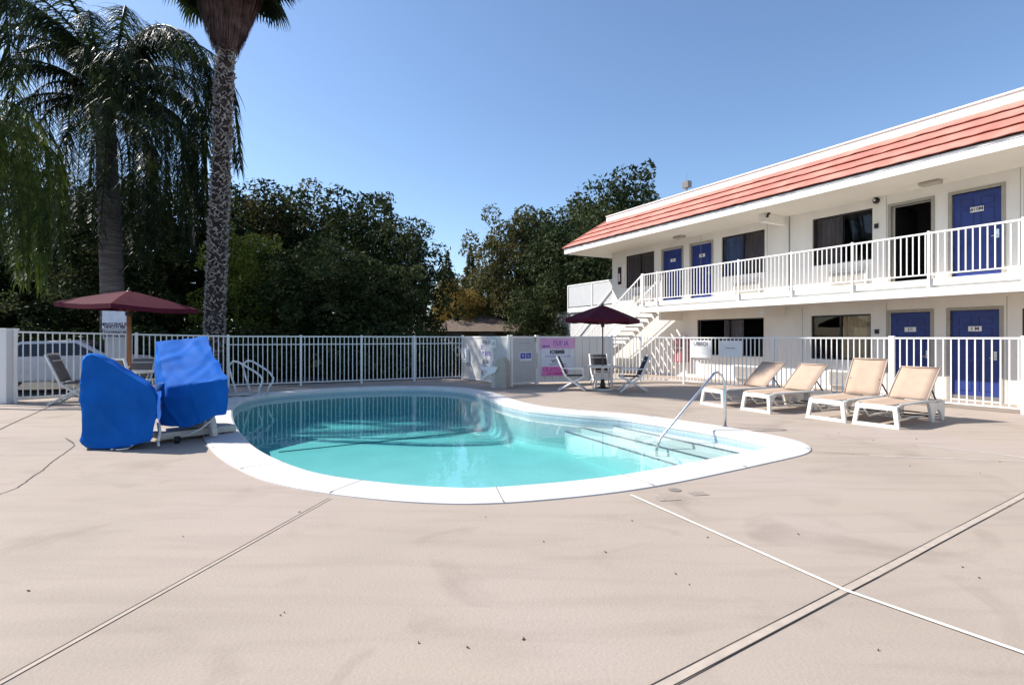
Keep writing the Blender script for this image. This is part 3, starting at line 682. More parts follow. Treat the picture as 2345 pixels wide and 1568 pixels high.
dB = (Vector(B3)-Vector(B2)).normalized(); B4 = tuple(Vector(B3)+dB*6)
def on(px): # point of the right run seen at column px
    k = (px-CX)/F; a = Vector(B2); t = (k*a.y-a.x)/(dB.x-k*dB.y); return tuple(a+dB*t)
fence('short white picket fence run behind the maroon umbrella table', [B0, B1, B2], [1.53, 1.52, 1.50])
B25 = on(2039)
fence('white picket fence on the right, behind the first two tan loungers', [B2, B25], [1.50, 1.50], [(0, on(1771))])
fence('white picket fence on the right, in front of the ground-floor blue doors', [tuple(Vector(B25)+dB*.06), B4], [1.50, 1.50], [(0, B3)], step=.133)
# signs on right fence
def fence_sign(xl, xr, yt, yb, label, m, txts=(), name='fence_sign', off=.05):
    a, b = Vector(on(xl)), Vector(on(xr)); nn = Vector((-dB.y, dB.x)); nn = nn if nn.y < 0 else -nn
    c = (a+b)/2+nn*off; L = (b-a).length; z1 = P(0, yt, c.y).z; z0 = P(0, yb, c.y).z
    t = thing(name, label, 'sign', (c.x, c.y, (z0+z1)/2), math.atan2(dB.y, dB.x)); h = z1-z0
    mb = MB(); mb.bx(-L/2, L/2, -.006, .006, -h/2, h/2); obj('board', mb, m, t)
    for (tx, sz, x, z, mm) in txts: lettering(tx, sz, (x*L, -.0085, z*h), (1, 0, 0), upv, mm, t, 'sign_writing', bold=.004)
    return t
fence_sign(1583, 1632, 779, 819, 'white sign with a row of dark letters on the right fence', WHITE, [('UIBEOI', .17, 0, .28, INK)])
fence_sign(1650, 1702, 780, 817, 'blank white sign with one thin line, hung in front of the dark window', WHITE, [('———', .10, 0, .05, INK)])
# red cabinet behind fence
t = thing('red_cabinet', 'dark red box with white cross bars behind the right fence', 'cabinet', (0, 0, 0), TH); s = S(1553, 15.3)
mb = MB(); mb.bx(15.3, 15.64, s-.2, s+.2, .55, 1.5); obj('body', mb, mat('dull_red_paint', (.30, .06, .08), .5), t, bevel=.01)
mb = MB(); mb.bx(15.29, 15.298, s-.2, s+.2, 1.08, 1.12); mb.bx(15.288, 15.298, s-.015, s+.015, .6, 1.45); obj('cross_bar', mb, WHITE, t)

# ------------------------------------------------------------------ loungers
def make_lounger(back_deg, lab):
    """foot end at the origin, head along +x, width along y"""
    t = thing('sun_lounger', lab, 'sun lounger', group='tan sling sun loungers on resin frames'); W_ = .31; H = .38; hx = 1.18
    mb = MB()
    for s in (-1, 1):
        y = s*(W_+.0); mb.tube([(.0, y, H-.03), (.12, y, H), (hx, y, H), (1.85, y, H-.04)], .022, 8)
    mb.tube([(.0, -W_, H-.03), (0, W_, H-.03)], .02, 8); mb.tube([(1.85, -W_, H-.04), (1.85, W_, H-.04)], .02, 8)
    obj('side_rails', mb, RESIN, t, smooth=True)
    mb = MB(); n = 10    # sling seat with slight sag
    for i in range(n+1):
        x = .02+(hx-.02)*i/n
        for j in range(5):
            v = j/4*2-1; mb.v.append(Vector((x, v*(W_-.005), H+.018-.025*(1-v*v))))
    mb.f = [(i*5+j, (i+1)*5+j, (i+1)*5+j+1, i*5+j+1) for i in range(n) for j in range(4)]
    o = obj('seat_sling', mb, SLING, t, smooth=True, fix=False); m_ = o.modifiers.new('s', 'SOLIDIFY'); m_.thickness = .008
    th = R(back_deg); BL = .74; ux = Vector((math.cos(th), 0, math.sin(th))); mb = MB(); n = 8
    for i in range(n+1):
        l = BL*i/n; bend = .05*(i/n)**2
        for j in range(5):
            v = j/4*2-1; q = Vector((hx, 0, H+.02))+ux*l+Vector((bend, 0, 0)); mb.v.append(q+Vector((.02*(1-v*v), v*(W_-.005), 0)))
    mb.f = [(i*5+j, (i+1)*5+j, (i+1)*5+j+1, i*5+j+1) for i in range(n) for j in range(4)]
    o = obj('backrest_sling', mb, SLING, t, smooth=True, fix=False); m_ = o.modifiers.new('s', 'SOLIDIFY'); m_.thickness = .008
    mb = MB()
    for s in (-1, 1): mb.tube([Vector((hx, s*W_, H+.02))+ux*(BL*k/6)+Vector((.05*(k/6)**2, 0, 0)) for k in range(7)], .014, 8)
    e = Vector((hx+.05, 0, H+.02))+ux*BL; mb.tube([e+Vector((0, -W_, 0)), e+Vector((0, W_, 0))], .014, 8); obj('backrest_frame', mb, mat('tan_resin', (.40, .31, .25), .5), t, smooth=True)
    # foot end panel frame
    mb = MB(); o_ = [(-W_-.05, 0), (W_+.05, 0), (W_+.0, H-.02), (-W_-.0, H-.02)]; i_ = [(-W_+.02, .055), (W_-.02, .055), (W_-.055, H-.09), (-W_+.055, H-.09)]
    for k in range(4):
        k2 = (k+1) % 4; q = [o_[k], o_[k2], i_[k2], i_[k]]; mb.prism(q, lambda a, b: (-.03+.06*(1-b/H)*-.6, a, b), lambda a, b: (.02+.06*(1-b/H)*-.6, a, b))
    obj('foot_frame', mb, RESIN, t)
    # rear arched legs
    for s in (-1, 1):
        mb = MB(); y = s*(W_+.01)
        pts = [(1.15, H-.03), (1.22, .2), (1.28, .0), (1.36, .0), (1.42, .14), (1.5, .21), (1.6, .2), (1.68, .12), (1.72, 0), (1.80, 0), (1.84, .2), (1.84, H-.03), (1.5, H-.05)]
        mb.prism(pts, lambda a, b: (a, y-.022, b), lambda a, b: (a, y+.022, b)); obj('leg', mb, RESIN, t)
    for s in (-1, 1):
        mb = MB(); y = s*(W_-.06); mb.tube([(.06, y, H-.04), (.3, y, .12), (.8, y, .13), (1.2, y, .1)], .016, 6); obj('lower_rail', mb, RESIN, t, smooth=True)
    mb = MB()
    for s in (-1, 1): mb.beam((hx+.35*math.cos(th), s*(W_-.05), H+.35*math.sin(th)), (hx+.5, s*(W_-.05), H-.02), .02, .02)
    mb.tube([(1.3, -W_, .1), (1.3, W_, .1)], .015, 6); mb.tube([(1.75, -W_, .1), (1.75, W_, .1)], .015, 6)
    obj('back_strut', mb, mat('dark_strut', (.05, .04, .035), .5), t)
    return t
lg = [((4.42, 11.85), R(22), 44, 'tan sun lounger farthest left, with a dark strut showing behind its folded-up back'), ((4.95, 10.92), R(26), 44, 'tan sun lounger second from the left, beside the right fence post'),
      ((5.72, 9.82), R(31), 66, 'tan sun lounger with the most upright back, third from the left'), ((6.15, 9.12), R(33), 47, 'tan sun lounger nearest the camera, in front of the blue doors')]
for (xy, rz, bd, lb) in lg:
    t = make_lounger(bd, lb); t.location = (*xy, 0); t.rotation_euler = (0, 0, rz)

# ------------------------------------------------------------------ chairs / tables / umbrellas
def make_chair(label, sling, frame=RESIN, group=None, arms=True, H=.42, bh=.95):
    """faces -y local (sitter looks to -y); back at +y"""
    t = thing('patio_chair', label, 'chair', group=group); W_ = .27
    bt = Vector((0, .42, bh)); bb = Vector((0, .20, H)); 
    for s in (-1, 1):
        mb = MB(); mb.tube([(s*W_, .46, bh+.02), (s*W_, .22, H), (s*W_, -.08, .2), (s*(W_+.01), -.34, .0)], .026, 8); obj('leg', mb, frame, t, smooth=True)
        mb = MB(); mb.tube([(s*W_, -.3, H-.0), (s*W_, .0, .26), (s*(W_+.01), .42, .0)], .026, 8); obj('leg', mb, frame, t, smooth=True)
        if arms:
            mb = MB(); mb.bx(s*(W_+.02)-.03, s*(W_+.02)+.03, -.3, .34, H+.2, H+.225); mb.tube([(s*(W_+.02), -.26, H+.2), (s*(W_+.01), -.28, H-.02)], .016, 8); obj('armrest', mb, frame, t)
    def sl(name, p0, p1, w0, w1, sag, m):
        mb = MB(); p0, p1 = Vector(p0), Vector(p1); n = 6
        nn = (p1-p0).cross(Vector((1, 0, 0))).normalized()
        for i in range(n+1):
            t_ = i/n; q = p0.lerp(p1, t_); w_ = w0+(w1-w0)*t_
            for j in range(5): v = j/4*2-1; mb.v.append(q+Vector((v*w_, 0, 0))-nn*sag*(1-v*v))
        mb.f = [(i*5+j, (i+1)*5+j, (i+1)*5+j+1, i*5+j+1) for i in range(n) for j in range(4)]
        o = obj(name, mb, m, t, smooth=True, fix=False); m_ = o.modifiers.new('s', 'SOLIDIFY'); m_.thickness = .01
    sl('seat', (0, -.28, H), (0, .2, H-.01), W_-.02, W_-.02, .02, sling); sl('backrest', (0, .215, H+.04), (0, .44, bh), W_-.02, W_-.02, .02, sling)
    mb = MB(); mb.beam((-W_, .455, bh+.01), (W_, .455, bh+.01), .03, .04); mb.beam((-W_, .33, (H+bh)/2+.18), (W_, .33, (H+bh)/2+.18), .015, .02); mb.beam((-W_, .2, H+.01), (W_, .2, H+.01), .03, .04); mb.beam((-W_, -.29, H), (W_, -.29, H), .03, .03)
    mb.beam((-W_, .39, .06), (W_, .39, .06), .02, .03)
    obj('cross_rail', mb, frame, t)
    return t
gch = 'patio chairs around the left umbrella table'
c1 = make_chair('white patio chair with grey-brown sling, left of the blue seat cover', BROWNSL, group=gch, arms=False, bh=1.0); c1.location = (-9.9, 12.35, 0); c1.rotation_euler = (0, 0, R(110)); c1.scale = (1.1,)*3
c2 = make_chair('white patio chair with its back to the camera, between the two blue covers', BROWNSL, group=gch, bh=1.06); c2.location = (-7.75, 10.95, 0); c2.rotation_euler = (0, 0, R(176))
c3 = make_chair('patio chair behind the table, its brown back just above the low blue cover', BROWNSL, group=gch); c3.location = (-9.35, 13.35, 0); c3.rotation_euler = (0, 0, R(5))
gcr = 'patio chairs around the right umbrella table'
c4 = make_chair('dark high-backed patio chair left of the round table near the pink notice', DKSLING, WHITE, gcr); c4.location = (1.75, 15.3, 0); c4.rotation_euler = (0, 0, R(80))
c5 = make_chair('dark patio chair right of the round table, turned side-on', DKSLING, WHITE, gcr); c5.location = (3.3, 15.0, 0); c5.rotation_euler = (0, 0, R(-92))
c6 = make_chair('dark patio chair behind the round table under the right umbrella', DKSLING, WHITE, gcr); c6.location = (2.75, 16.6, 0); c6.rotation_euler = (0, 0, R(5))
def table(label, loc, r, h):
    t = thing('patio_table', label, 'table', (*loc, 0))
    mb = MB(); mb.lathe([(0, h-.035), (r-.02, h-.035), (r, h-.02), (r, h-.005), (r-.01, h), (.03, h)], n=36); obj('tabletop', mb, RESIN, t)
    mb = MB(); mb.lathe([(.30, 0), (.30, .03), (.12, .07), (.05, .1), (.045, h-.035)], n=20); obj('pedestal', mb, RESIN, t, smooth=False)
    for k in range(4):
        a = R(45+90*k); mb = MB(); c, s = math.cos(a), math.sin(a)
        mb.tube([(.7*r*c, .7*r*s, h-.04), (.5*r*c, .5*r*s, .35), (.62*r*c, .62*r*s, 0)], .02, 8); obj('leg', mb, RESIN, t, smooth=True)
    return t
table('round white patio table under the left maroon umbrella, mostly hidden by the blue covers', (-8.75, 12.35), .55, .72)
table('round white patio table with pedestal beside the pool gate under the right umbrella', (2.6, 15.5), .56, .68)
def umbrella(label, loc, r, ze, zt, tiltv=(0, 0), pole=WOOD, pr=.03, ph0=0, val=.10, n=8):
    t = thing('patio_umbrella', label, 'umbrella', (*loc, 0))
    mb = MB(); mb.tube([(0, 0, .02), (0, 0, zt)], pr, 10); obj('pole', mb, pole, t, smooth=True)
    mb = MB(); sub = 4; ringn = n*sub; rings = 7
    mb.v.append(Vector((0, 0, zt)))
    def ptc(a, f):
        k = (a/(2*math.pi/n)) % 1; chord = math.cos(math.pi/n)/math.cos((k-.5)*2*math.pi/n)
        rr = r*f*chord; sag = .045*math.sin(k*math.pi)*f
        z = zt-(zt-ze)*(f**1.12)-sag*.8; x, y = rr*math.cos(a+ph0), rr*math.sin(a+ph0)
        return Vector((x, y, z+x*tiltv[0]+y*tiltv[1]))
    for i in range(1, rings+1):
        for k in range(ringn): mb.v.append(ptc(2*math.pi*k/ringn, i/rings))
    for k in range(ringn): mb.v.append(ptc(2*math.pi*k/ringn, 1)-Vector((0, 0, val)))
    mb.f = [(0, 1+k, 1+(k+1) % ringn) for k in range(ringn)]
    for i in range(rings):
        for k in range(ringn): a = 1+i*ringn+k; b = 1+i*ringn+(k+1) % ringn; mb.f.append((a, a+ringn, b+ringn, b))
    o = obj('canopy', mb, MAROON, t, fix=False); m_ = o.modifiers.new('s', 'SOLIDIFY'); m_.thickness = .006
    for k in range(n):
        mb = MB(); a = 2*math.pi*k/n; mb.tube([ptc(a, .04)-Vector((0, 0, .03)), ptc(a, .5)-Vector((0, 0, .02)), ptc(a, .98)-Vector((0, 0, .02))], .009, 5)
        mb.tube([Vector((0, 0, ze-.18)), ptc(a, .5)-Vector((0, 0, .02))], .007, 5); obj('rib', mb, pole, t)
    mb = MB(); mb.lathe([(.0, zt-.01), (.03, zt+.0), (.035, zt+.03), (.015, zt+.06), (.0, zt+.075)], n=10); mb.lathe([(pr+.002, ze-.24), (pr+.03, ze-.22), (pr+.03, ze-.16), (pr+.002, ze-.14)], n=12); obj('finial', mb, DARKM, t)
    mb = MB(); mb.lathe([(.24, 0), (.24, .05), (.08, .09), (.05, .3)], n=20); obj('base', mb, BLACK, t)
    return t
umbrella('large flat maroon patio umbrella on a wooden pole at left, before the palms', (-8.75, 12.35), 1.38, 2.22, 2.56, (-.045, 0), WOOD, .05, R(22.5), .10, 4)
umbrella('small peaked maroon umbrella on a thin pole in front of the stairs', (2.6, 15.5), 1.07, 2.02, 2.42, (-.02, 0), mat('dark_pole', (.16, .1, .09), .4), .02, R(0), .10, 6)

# ------------------------------------------------------------------ pool lift with blue covers
lift = thing('pool_lift', 'pool access lift on a low beige base, its mechanism partly exposed between the blue covers', 'pool lift', (-5.2, 7.6, 0))
def L(v): return Vector(v)-Vector((-5.2, 7.6, 0))
mb = MB(); mb.beam(L(G(355,1012)+Vector((0, 0, .1))), L(Vector((-4.45, 8.55, .09))), .42, .10); obj('base', mb, mat('beige_base', (.50, .46, .41), .5), lift, bevel=.015)
mb = MB()
for p in (G(405,1015), G(475,1000)): mb.tube([L(p+Vector((-.03, 0, .05))), L(p+Vector((.03, .02, .05)))], .05, 14)
obj('wheel', mb, BLACK, lift)
mb = MB(); a = P(478,985,8.05); mb.tube([L(a+Vector((-.32, .02, .06))), L(a+Vector((-.05, 0, .1)))], .055, 10); mb.tube([L(a+Vector((.02, 0, .22))), L(a+Vector((.08, -.02, .02))), L(a+Vector((.09, -.02, -.09)))], .06, 10); mb.box(L(a+Vector((-.06, .05, .16))), (.2, .14, .12), rz=.5); obj('actuator', mb, mat('silver_casting', (.42, .42, .42), .35, metal=.5), lift, bevel=.01)
mb = MB(); mb.tube([L(P(390,1000,7.8)), L(P(430,996,7.85)), L(P(462,980,7.9)), L(P(492,955,8.0))], .012, 6); obj('cable', mb, WHITE, lift, smooth=True)
mb = MB(); mb.tube([L(P(363,968,7.45)), L(P(366,990,7.4)), L(P(362,1010,7.3))], .022, 6); mb.tube([L(P(362,1010,7.3)), L(P(364,1020,7.2))], .014, 6); obj('strap', mb, RESIN, lift, smooth=True)
mb = MB(); mb.tube([L((-4.75, 8.5, .1)), L((-4.75, 8.5, 1.1))], .07, 10); mb.beam(L((-4.75, 8.5, .9)), L((-5.2, 7.7, .75)), .08, .1); obj('mast', mb, STEEL, lift)
def wrinkle(o, amp=.02, sc=2.5):
    for v in o.data.vertices:
        q = v.co*sc; v.co += Vector((noise.noise(q), noise.noise(q+Vector((9, 3, 1))), noise.noise(q+Vector((4, 7, 2)))))*amp
def cover(name, label, front, back, sub=5, amp=.02, loc=(0, 0, 0), crease=.35, skirt=None):
    """front/back: matching world outlines; lofted, closed, softly creased"""
    mb = MB(); n = len(front); loc = Vector(loc); K = 4
    for i in range(K+1):
        t = i/K
        for a, b in zip(front, back): mb.v.append(Vector(a).lerp(Vector(b), t)-loc)
    for i in range(K):
        for k in range(n): j = (k+1) % n; mb.f.append((i*n+k, (i+1)*n+k, (i+1)*n+j, i*n+j))
    mb.f.append(tuple(range(n))); mb.f.append(tuple(K*n+k for k in reversed(range(n))))
    me = mb.mesh(name, COVER)
    b = bmesh.new(); b.from_mesh(me); bmesh.ops.triangulate(b, faces=[f for f in b.faces if len(f.verts) > 4])
    for _ in range(sub): 
        bmesh.ops.subdivide_edges(b, edges=[e for e in b.edges if e.calc_length() > .055], cuts=1, use_grid_fill=True)
    b.to_mesh(me); b.free(); o = link(name, me, None, loc)
    wrinkle(o, amp, 2.2); wrinkle(o, amp*.4, 6)
    me.update()
    for v in me.vertices:
        q = v.co; a = abs(noise.noise(Vector((q.x*3.1+q.z*.8, q.y*2.0, q.z*1.1+4)))); b2_ = abs(noise.noise(Vector((q.x*1.3-7, q.y*1.2, q.z*3.4+q.x*1.7))))
        v.co += v.normal*(.034*max(0, .16-a)/.16*.5+.036*max(0, .13-b2_)/.13*.5)
    bv = o.modifiers.new('sm', 'SMOOTH'); bv.iterations = 1; bv.factor = .5
    me.polygons.foreach_set('use_smooth', [True]*len(me.polygons)); me.set_sharp_from_angle(angle=R(48))
    return tag(o, label, 'cover')
Yf = 7.25
fo = [(188,825), (196,817), (215,816), (235,821), (258,835), (285,855), (315,872), (340,884), (353,896), (359,915), (358,960), (352,992), (346,1008), (300,1020), (262,1026), (225,1031), (200,1032), (189,1015), (185,960), (186,890)]
front = [P(x, y, Yf-.05*(1 if y > 950 else 0)) for x, y in fo]
back = [p+Vector((-.44, .62, .02)) for p in front]
back = [Vector((p.x, p.y, max(.03, p.z))) for p in back]; front = [Vector((p.x, p.y, max(.03, p.z))) for p in front]
cover('equipment_cover', 'low royal blue vinyl cover with a curved sloping top, left of the two', front, back, loc=(-5.4, 7.4, 0))
# box cover: six-sided shape
fr = [P(382,885,7.75), P(450,878,7.75), P(522,867,7.8), P(526,915,7.8), P(519,945,7.75), P(492,950,7.75), P(470,963,7.72), P(440,975,7.7), P(400,977,7.7), P(368,974,7.7), P(374,930,7.72)]
bk = [P(357,780,8.65), P(415,776,8.7), P(470,773,8.7), P(505,860,8.6), P(505,925,8.6), P(480,930,8.6), P(460,935,8.6), P(430,940,8.6), P(400,945,8.6), P(358,945,8.6), P(357,860,8.65)]
bk = [Vector((p.x, p.y, max(.1, p.z))) for p in bk]
cover('equipment_cover', 'tall blue vinyl cover with a sloping bright top draped over the lift mast', fr, bk, loc=(-4.9, 8.0, 0), amp=.028)
t_ = thing('cover_strap', 'pale webbing strap looped out from under the low blue cover', 'strap', tuple(P(275, 1030, 7.15)))
mb = MB(); mb.tube([(-.12, 0, .01), (0, -.03, .012), (.1, .0, .02), (.14, .05, .05), (.02, .06, .03)], .009, 6); obj('webbing', mb, RESIN, t_, smooth=True)
mb = MB(); mb.box((-.05, -.015, .012), (.05, .03, .012)); obj('buckle', mb, BLACK, t_)
# ------------------------------------------------------------------ pool hardware
t = thing('pool_handrail', 'curved steel grab rail standing at the pool steps', 'handrail', (3.55, 9.0, 0))
mb = MB(); b0 = Vector((0, 0, 0)); e0 = Vector((-1.22, -.5, -.12)); dirv = Vector((-1.22, -.5, 0)).normalized()
top = .93; pts = [b0, Vector((0, 0, .62)), dirv*.02+Vector((0, 0, .76)), dirv*.08+Vector((0, 0, .87)), dirv*.16+Vector((0, 0, .92)), dirv*.24+Vector((0, 0, .90)), dirv*.32+Vector((0, 0, .82)), e0+Vector((0, 0, .03)), e0+dirv*.06+Vector((0, 0, -.12)), e0+dirv*.08+Vector((0, 0, -.30))]
mb.tube(pts, .021, 12); obj('tube', mb, STEEL, t, smooth=True)
mb = MB(); mb.lathe([(.0, 0), (.055, 0), (.055, .015), (.03, .03), (.022, .03)], n=16); obj('escutcheon', mb, STEEL, t)
t = thing('pool_ladder', 'white looped ladder rails at the far left rim of the pool', 'pool ladder', (-6.7, 13.6, 0))
def lp(x, y, Y=14.0): return P(x, y, Y)-Vector((-6.7, 13.6, 0))
for dx, dY in ((0, 0), (34, .35)):
    mb = MB(); q = [(542, 900), (530, 862), (524, 838), (530, 830), (537, 827), (548, 830), (585, 852), (596, 860), (601, 868), (600, 878), (594, 888), (592, 905)] if dx == 0 else [(574, 900), (562, 862), (556, 838), (562, 829), (568, 826), (578, 827), (612, 848), (620, 856), (626, 865), (624, 876), (616, 886), (612, 903)]
    mb.tube([lp(x, y, 13.6+dY) for x, y in q], .024, 10); obj('rail', mb, mat('pale_grey_tube', (.60, .61, .64), .3), t, smooth=True)
mb = MB(); mb.box(lp(552, 902, 13.6), (.5, .3, .05)); obj('mount', mb, mat('grey_mount', (.4, .41, .42), .6), t, bevel=.01)
# drinking fountain
t = thing('drinking_fountain', 'beige arched pedestal fountain with a pointed white basin, standing before the gate', 'fountain', (-.50, 15.95, 0), R(-20))
ar = [(-.0, 0), (.0, .62)]+[(.17-.17*math.cos(R(k*18)), .66+.24*math.sin(R(k*18))) for k in range(0, 11)]+[(.34, 0)]
mb = MB(); mb.prism(ar, lambda a, b: (a, 0, b), lambda a, b: (a, .34, b)); obj('pedestal', mb, mat('beige_concrete', (.40, .37, .31), .8), t)
mb = MB(); mb.prism([(-.42, .22), (-.38, .32), (-.2, .5), (-.42, .58), (-.45, .62), (.1, .63), (.02, .46), (-.2, .38)], lambda a, b: (a, -.06, b), lambda a, b: (a, .02, b)); obj('basin', mb, WHITE, t)
mb = MB(); mb.bx(-.12, .0, .0, .34, .0, .56); obj('side_block', mb, mat('beige_block', (.55, .50, .44), .8), t)

# ------------------------------------------------------------------ notice board by the palm
t = thing('notice_sign', 'pale grey sign board with rows of black text below the left umbrella', 'sign', (-10.55, 14.35, 0), R(0))
mb = MB(); mb.bx(-.32, .36, -.02, .02, 1.72, 2.28); obj('board', mb, PAPER, t); mb = MB(); mb.bx(-.30, .36, -.02, .02, 1.45, 1.70); obj('board', mb, GREYP, t)
mb = MB(); mb.bx(-.28, .34, .022, .06, 0, 2.25); obj('post_board', mb, GREYP, t)
for tx, z, sz in (('MINGOING BIJ', 1.84, .115), ('HINICON BIJE', 1.77, .09), ('TOOWNO BI', 1.62, .1), ('SEEWONIL BOE', 1.53, .085)): lettering(tx, sz, (.02, -.0225, z), rt, upv, INK, t, 'sign_writing', bold=.004)

# ------------------------------------------------------------------ cars behind the fence
def make_car(label, loc, rz, paint, van=False):
    t = thing('parked_car', label, 'car', (*loc, 0), rz, 'cars parked beyond the pool fence'); hw = .85
    prof = [(-2.2, .35), (-2.25, .6), (-2.1, .86), (-1.35, .95), (-.7, 1.38), (.55, 1.42), (1.25, .98), (2.05, .92), (2.25, .7), (2.25, .38), (1.75, .3), (1.68, .5), (1.45, .64), (1.2, .5), (1.12, .28), (-1.05, .28), (-1.15, .5), (-1.4, .64), (-1.62, .5), (-1.7, .3)]
    def sec(y, k):
        return lambda a, b: (a*(1-.03*k), y*(1-(.16*max(0, b-.9)/.5)), b)
    mb = MB(); mb.prism(prof, sec(-hw, 0), sec(hw, 0)); obj('body', mb, paint, t, bevel=.05)
    gl = [(-1.2, .97), (-.68, 1.31), (.5, 1.34), (1.05, 1.0)]
    mb = MB()
    for s in (-1, 1):
        f = lambda a, b, s=s, e=.006: (a, s*(hw*(1-(.16*max(0, b-.9)/.5))+e), b)
        mb.prism(gl, lambda a, b: f(a, b, s, -.01), lambda a, b: f(a, b, s, .006))
    mb.quad((-1.33, -.66, .98), (-1.33, .66, .98), (-.74, .58, 1.36), (-.74, -.58, 1.36)); mb.v[-4:] = [v+Vector((-.012, 0, .02)) for v in mb.v[-4:]]
    mb.quad((1.22, -.66, 1.02), (1.22, .66, 1.02), (.62, .58, 1.40), (.62, -.58, 1.40)); mb.v[-4:] = [v+Vector((.012, 0, .02)) for v in mb.v[-4:]]
    obj('window', mb, mat('car_glass', (.01, .012, .014), .08, spec=.8), t)
    for x in (-1.42, 1.42):
        for s in (-1, 1):
            mb = MB(); mb.tube([(x, s*(hw-.2), .32), (x, s*(hw+.0), .32)], .32, 20); wh = obj('wheel', mb, BLACK, t)
            mb = MB(); mb.tube([(x, s*(hw+.001), .32), (x, s*(hw+.012), .32)], .19, 16); obj('rim', mb, STEEL, wh)
    for s in (-1, 1):
        mb = MB(); mb.bx(2.2, 2.262, s*.62-.16, s*.62+.16, .66, .78); obj('headlight', mb, WHITE, t)
        mb = MB(); mb.bx(-2.262, -2.2, s*.64-.14, s*.64+.14, .66, .80); obj('tail_light', mb, mat('tail_red', (.3, .01, .01), .3), t)
    return t
make_car('white sedan parked behind the fence at the far left', (-13.0, 15.6), R(25), mat('white_car_paint', (.62, .60, .60), .3, spec=.6))
make_car('beige car behind the left fence, between the white sedan and the palm', (-12.2, 20.2), R(50), mat('beige_car_paint', (.42, .36, .28), .3, spec=.6))
make_car('pale yellow car seen through the middle of the back fence', (-7.3, 23.0), R(70), mat('yellow_car_paint', (.50, .48, .22), .35, spec=.6))
make_car('silver car seen through the right end of the back fence', (-4.0, 27.5), R(15), mat('silver_car_paint', (.48, .47, .46), .3, spec=.6))

# ------------------------------------------------------------------ vegetation
rnd = random.Random(11)
def leaf_mesh(name, blobs, n, size, m, seed, flat=.0, shell=.55):
    r = random.Random(seed); V = []; Fc = []
    tot = sum(b[3]*b[4]*b[5] for b in blobs)**1
    for (cx, cy, cz, rx, ry, rz_) in blobs:
        k = int(n*(rx*ry*rz_)**.72/sum((b[3]*b[4]*b[5])**.72 for b in blobs))
        for _ in range(k):
            while True:
                x, y, z = r.uniform(-1, 1), r.uniform(-1, 1), r.uniform(-1, 1); d = math.sqrt(x*x+y*y+z*z)
                if .05 < d <= 1: break
            f = (shell+(1-shell)*r.random()**.6)/d
            q = Vector((x*f, y*f, z*f)); w_ = noise.noise(Vector((cx+q.x*2, cy+q.y*2, cz+q.z*2)))*.35
            q = q*(1+w_); c = Vector((cx+q.x*rx, cy+q.y*ry, cz+q.z*rz_))
            nrm = Vector((r.gauss(0, 1), r.gauss(0, 1), r.gauss(0, 1)+.4)).normalized(); nrm = (nrm+q.normalized()*.6).normalized()
            a = nrm.cross(Vector((r.gauss(0, 1), r.gauss(0, 1), r.gauss(0, 1)))).normalized(); b = nrm.cross(a); s = size*r.uniform(.55, 1.35)
            o = len(V); V += [c-a*s, c-b*s*.42+nrm*s*.1, c+a*s, c+b*s*.42+nrm*s*.1]; Fc.append((o, o+1, o+2, o+3))
    me = bpy.data.meshes.new(name); me.from_pydata([tuple(v) for v in V], [], Fc); me.materials.append(m); return me
def trunk_mesh(h, r, seed, limbs=7, spread=1.6):
    q = random.Random(seed); mb = MB(); bend = [Vector((q.uniform(-.2, .2)*i, q.uniform(-.2, .2)*i, h*i/5)) for i in range(6)]
    mb.tube(bend, [r*(1-.12*i) for i in range(6)], 9)
    for k in range(limbs):
        a = k*2.4+q.uniform(-.3, .3); z = h*q.uniform(.5, .95); l = spread*q.uniform(.7, 1.2)
        st_ = Vector((0, 0, z)); mb.tube([st_, st_+Vector((math.cos(a)*l*.4, math.sin(a)*l*.4, l*.45)), st_+Vector((math.cos(a)*l, math.sin(a)*l, l*.9+.3)), st_+Vector((math.cos(a)*l*1.5, math.sin(a)*l*1.5, l*1.1+.3))], [r*.45, r*.32, r*.2, r*.08], 6)
    return mb.mesh('trunk', BARK, True)
def blobs_for(seed, R_, H0, H1, n):
    q = random.Random(seed); out = []
    for i in range(n):
        t = (i+.5)/n; a = i*2.399+q.uniform(-.4, .4); z = H0+(H1-H0)*t; rad = R_*math.sqrt(max(.05, 1-((t-.38)/.68)**2))*q.uniform(.45, .9)
        s = R_*q.uniform(.30, .46); out.append((math.cos(a)*rad, math.sin(a)*rad, z, s, s, s*q.uniform(.7, .95)))
    for i in range(int(n*.5)):
        t = q.random(); a = q.uniform(0, 6.3); s = R_*q.uniform(.12, .2); rad = R_*1.12*math.sqrt(max(.05, 1-((t-.38)/.68)**2)); out.append((math.cos(a)*rad, math.sin(a)*rad, H0+(H1-H0)*t*1.12, s, s, s))
    out.append((0, 0, (H0+H1)/2, R_*.6, R_*.6, (H1-H0)*.42)); return out
PROTO = []
def PROTO_append(t): PROTO.append((*t, max(v.co.z for v in t[0].vertices)-.35))
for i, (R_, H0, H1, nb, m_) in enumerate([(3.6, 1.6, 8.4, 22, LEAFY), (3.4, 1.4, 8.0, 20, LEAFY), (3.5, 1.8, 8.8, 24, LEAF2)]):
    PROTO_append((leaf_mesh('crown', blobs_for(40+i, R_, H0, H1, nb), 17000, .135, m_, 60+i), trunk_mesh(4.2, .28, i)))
GT = 'broadleaf trees beyond the pool fence'
def tree(px, ytop, Y, pi, label, sc_w=1.0, rz=0, name='broadleaf_tree', m=None, group=GT):
    zt = P(0, ytop, Y).z; x = (px-CX)/F*Y; s = zt/PROTO[pi][2]
    t = thing(name, label, 'tree', (x, Y, 0), rz, group); t.scale = (s*sc_w, s*sc_w, s)
    cr, tk, _z = PROTO[pi]
    if m: cr = cr.copy(); cr.materials.clear(); cr.materials.append(m)
    link('crown', cr, t); link('trunk', tk, t); return t
